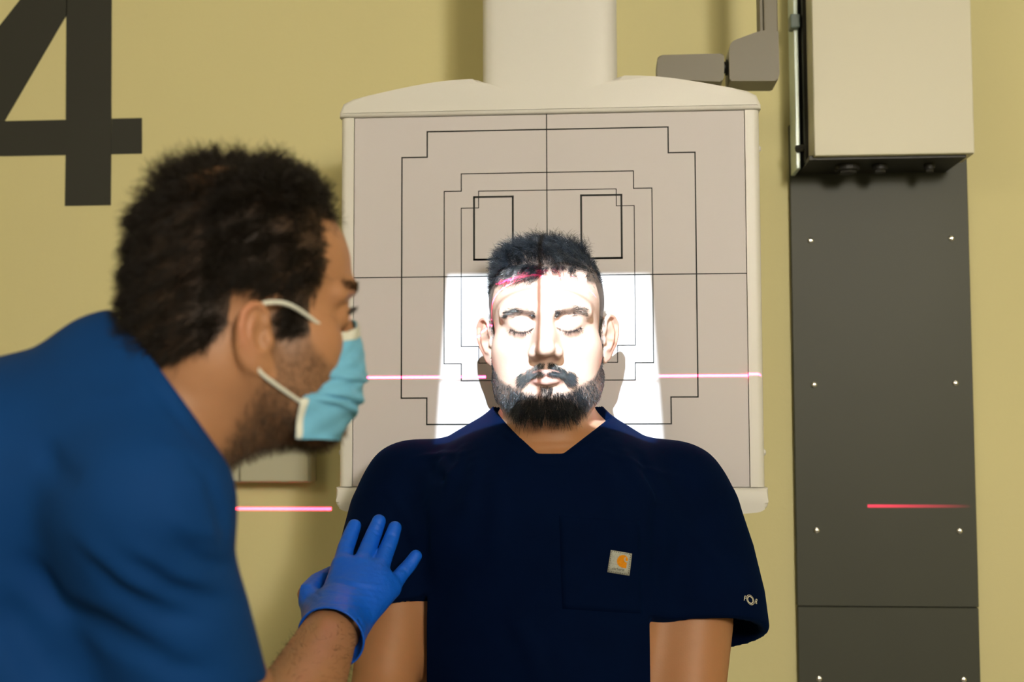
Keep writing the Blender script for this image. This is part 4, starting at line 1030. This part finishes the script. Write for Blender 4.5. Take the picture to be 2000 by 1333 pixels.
# glove
ax = axis([(W(570, 1200, 1.45)[0], .0013), (W(840, 1087, 1.56)[0], None)]); ay = axis([(1.36, .0015), (1.64, None)]); az = axis([(W(0, 1320, 1.45)[2], .0013), (W(0, 985, 1.57)[2], None)])
s = Solid(ax, ay, az); tech_hand(s)
CU = W(645, 1248, 1.418); dirw = W(652, 1212, 1.462) - W(600, 1345, 1.30); dirw /= np.linalg.norm(dirw)
s.tube([CU - dirw * .02, CU + dirw * .012, W(655, 1212, 1.463), W(662, 1196, 1.478)], [.0415, .0395, .0375, .028], .012)
for i, (pts, rs) in enumerate(FING[:4]):
    for j in (1, 2):
        c = pts[j]; t = pts[j + 1] - pts[j - 1]; t /= np.linalg.norm(t); sd_ = np.cross(t, (0, 1, 0)); sd_ /= np.linalg.norm(sd_)
        for o_ in (-.003, .002): s.ridge([c - sd_ * .009 + t * (o_ + .002) + np.array((0, -.008, 0)), c + sd_ * .009 + t * o_ + np.array((0, -.008, 0))], .0011, -.0007)
for k_ in range(5):
    y_ = 1110 + k_ * 16; s.ridge([W(660 + k_ * 2, y_ + 5, 1.50 - k_ * .008), W(705, y_ + 12, 1.49 - k_ * .008), W(755 - k_ * 5, y_ + 30, 1.50 - k_ * .008)], .0022, .0006 * (1 if k_ % 2 else -1))
nC = dirw + np.array((.18, 0, .10)); nC /= np.linalg.norm(nC)
s.cut([(nC, CU)], .0015)
s.tube([CU - dirw * .03, CU, CU + dirw * .006], [.0400, .0372, .028], .003, 'S')
folds(s, [([(668, 1052), (692, 1060)], .0016, -.0011), ([(672, 1066), (690, 1071)], .0015, -.0009), ([(722, 1034), (744, 1052)], .0018, -.0014), ([(714, 1060), (738, 1072)], .0016, -.0010), ([(734, 1018), (749, 1032)], .0016, -.0012),
   ([(752, 1066), (774, 1073)], .0016, -.0011), ([(760, 1044), (780, 1052)], .0016, -.0011), ([(788, 1112), (802, 1124)], .0015, -.0009), ([(640, 1126), (700, 1140), (762, 1148)], .0022, .0010), ([(636, 1134), (700, 1148), (760, 1158)], .0020, -.0009),
   ([(625, 1152), (690, 1164), (752, 1172)], .0025, .0010), ([(616, 1176), (690, 1182), (742, 1190)], .0025, -.0010), ([(600, 1150), (626, 1166)], .0018, -.0013), ([(596, 1168), (622, 1180)], .0018, -.0011), ([(690, 1200), (712, 1222), (716, 1250)], .003, -.0015)])
gv, gf = s.mesh(2)
child('glove', np_mesh('glove', gv, gf), M['glove'], tec, True)

# royal blue scrub top
ax = axis([(-.98, .010), (W(0, 1000, .95)[0] - .06, .0032), (W(560, 1200, 1.0)[0] + .03, None)]); ay = axis([(.84, .0036), (1.42, None)]); az = axis([(CZ - .55, .010), (W(0, 1345, .93)[2], .0032), (W(0, 560, 1.05)[2], None)])
s = Solid(ax, ay, az); s.grow = .009; tech_torso(s); s.grow = 0
s.tube([W(286, 1000, .975), W(300, 1110, .985), W(338, 1220, 1.0), W(385, 1400, 1.03)], [.064, .064, .063, .064], .03)
s.tube([FARM[0][0], FARM[1][0]], [.065, .06], .03)
s.tube([W(215, 850, 1.06), W(212, 712, 1.065)], [.075, .040], .03)          # collar standing off the nape
folds(s, [
   ([(345, 880), (405, 930), (432, 1000), (440, 1060)], .007, -.007), ([(320, 870), (380, 905), (425, 960)], .008, .004),
   ([(330, 1010), (380, 1035), (445, 1050)], .006, .003), ([(340, 1060), (390, 1098), (450, 1112)], .006, -.005),
   ([(250, 1080), (330, 1145), (400, 1170), (480, 1185)], .007, -.006), ([(240, 1060), (330, 1120), (420, 1150)], .008, .004),
   ([(150, 1060), (230, 1150), (320, 1200), (420, 1215)], .008, -.006), ([(140, 1040), (230, 1120), (330, 1178)], .010, .005),
   ([(40, 1090), (120, 1180), (220, 1250), (300, 1290)], .010, -.010), ([(150, 1180), (230, 1240), (340, 1305), (430, 1318)], .009, -.007),
   ([(80, 870), (110, 920), (150, 940)], .010, -.005), ([(0, 1180), (60, 1260), (110, 1340)], .014, -.012),
   ([(232, 640), (270, 690), (300, 745), (350, 820), (400, 880)], .004, -.0025)], 0.95)
# neckline: a cut across the neck
a_, b_, c_ = W(226, 616, 1.065), W(350, 770, .975), W(446, 910, 1.02); nn = np.cross(b_ - a_, c_ - a_); nn /= np.linalg.norm(nn)
if nn[0] < 0: nn = -nn
s.cut([(-nn, a_)], .004)
ctr = W(335, 770, 1.07)
s.tube([ctr + np.array((.05, 0, .05)), ctr - np.array((.002, 0, .002))], [.074, .066], .003, 'S')
hem = W(380, 1362, .97); s.cut([((0, 0, 1), hem), ((-1, 0, 0), W(262, 1362, .97)), ((0, 1, 0), (0, 1.14, 0))], .003)
uv, uf = s.mesh(2)
child('scrub_top', np_mesh('scrub', uv, uf), M['royal'], tec, True)
legs(tec, W(-480, 1420, 1.12)[0] - .02, 1.12, .92, M['royal'], M['shoe'])
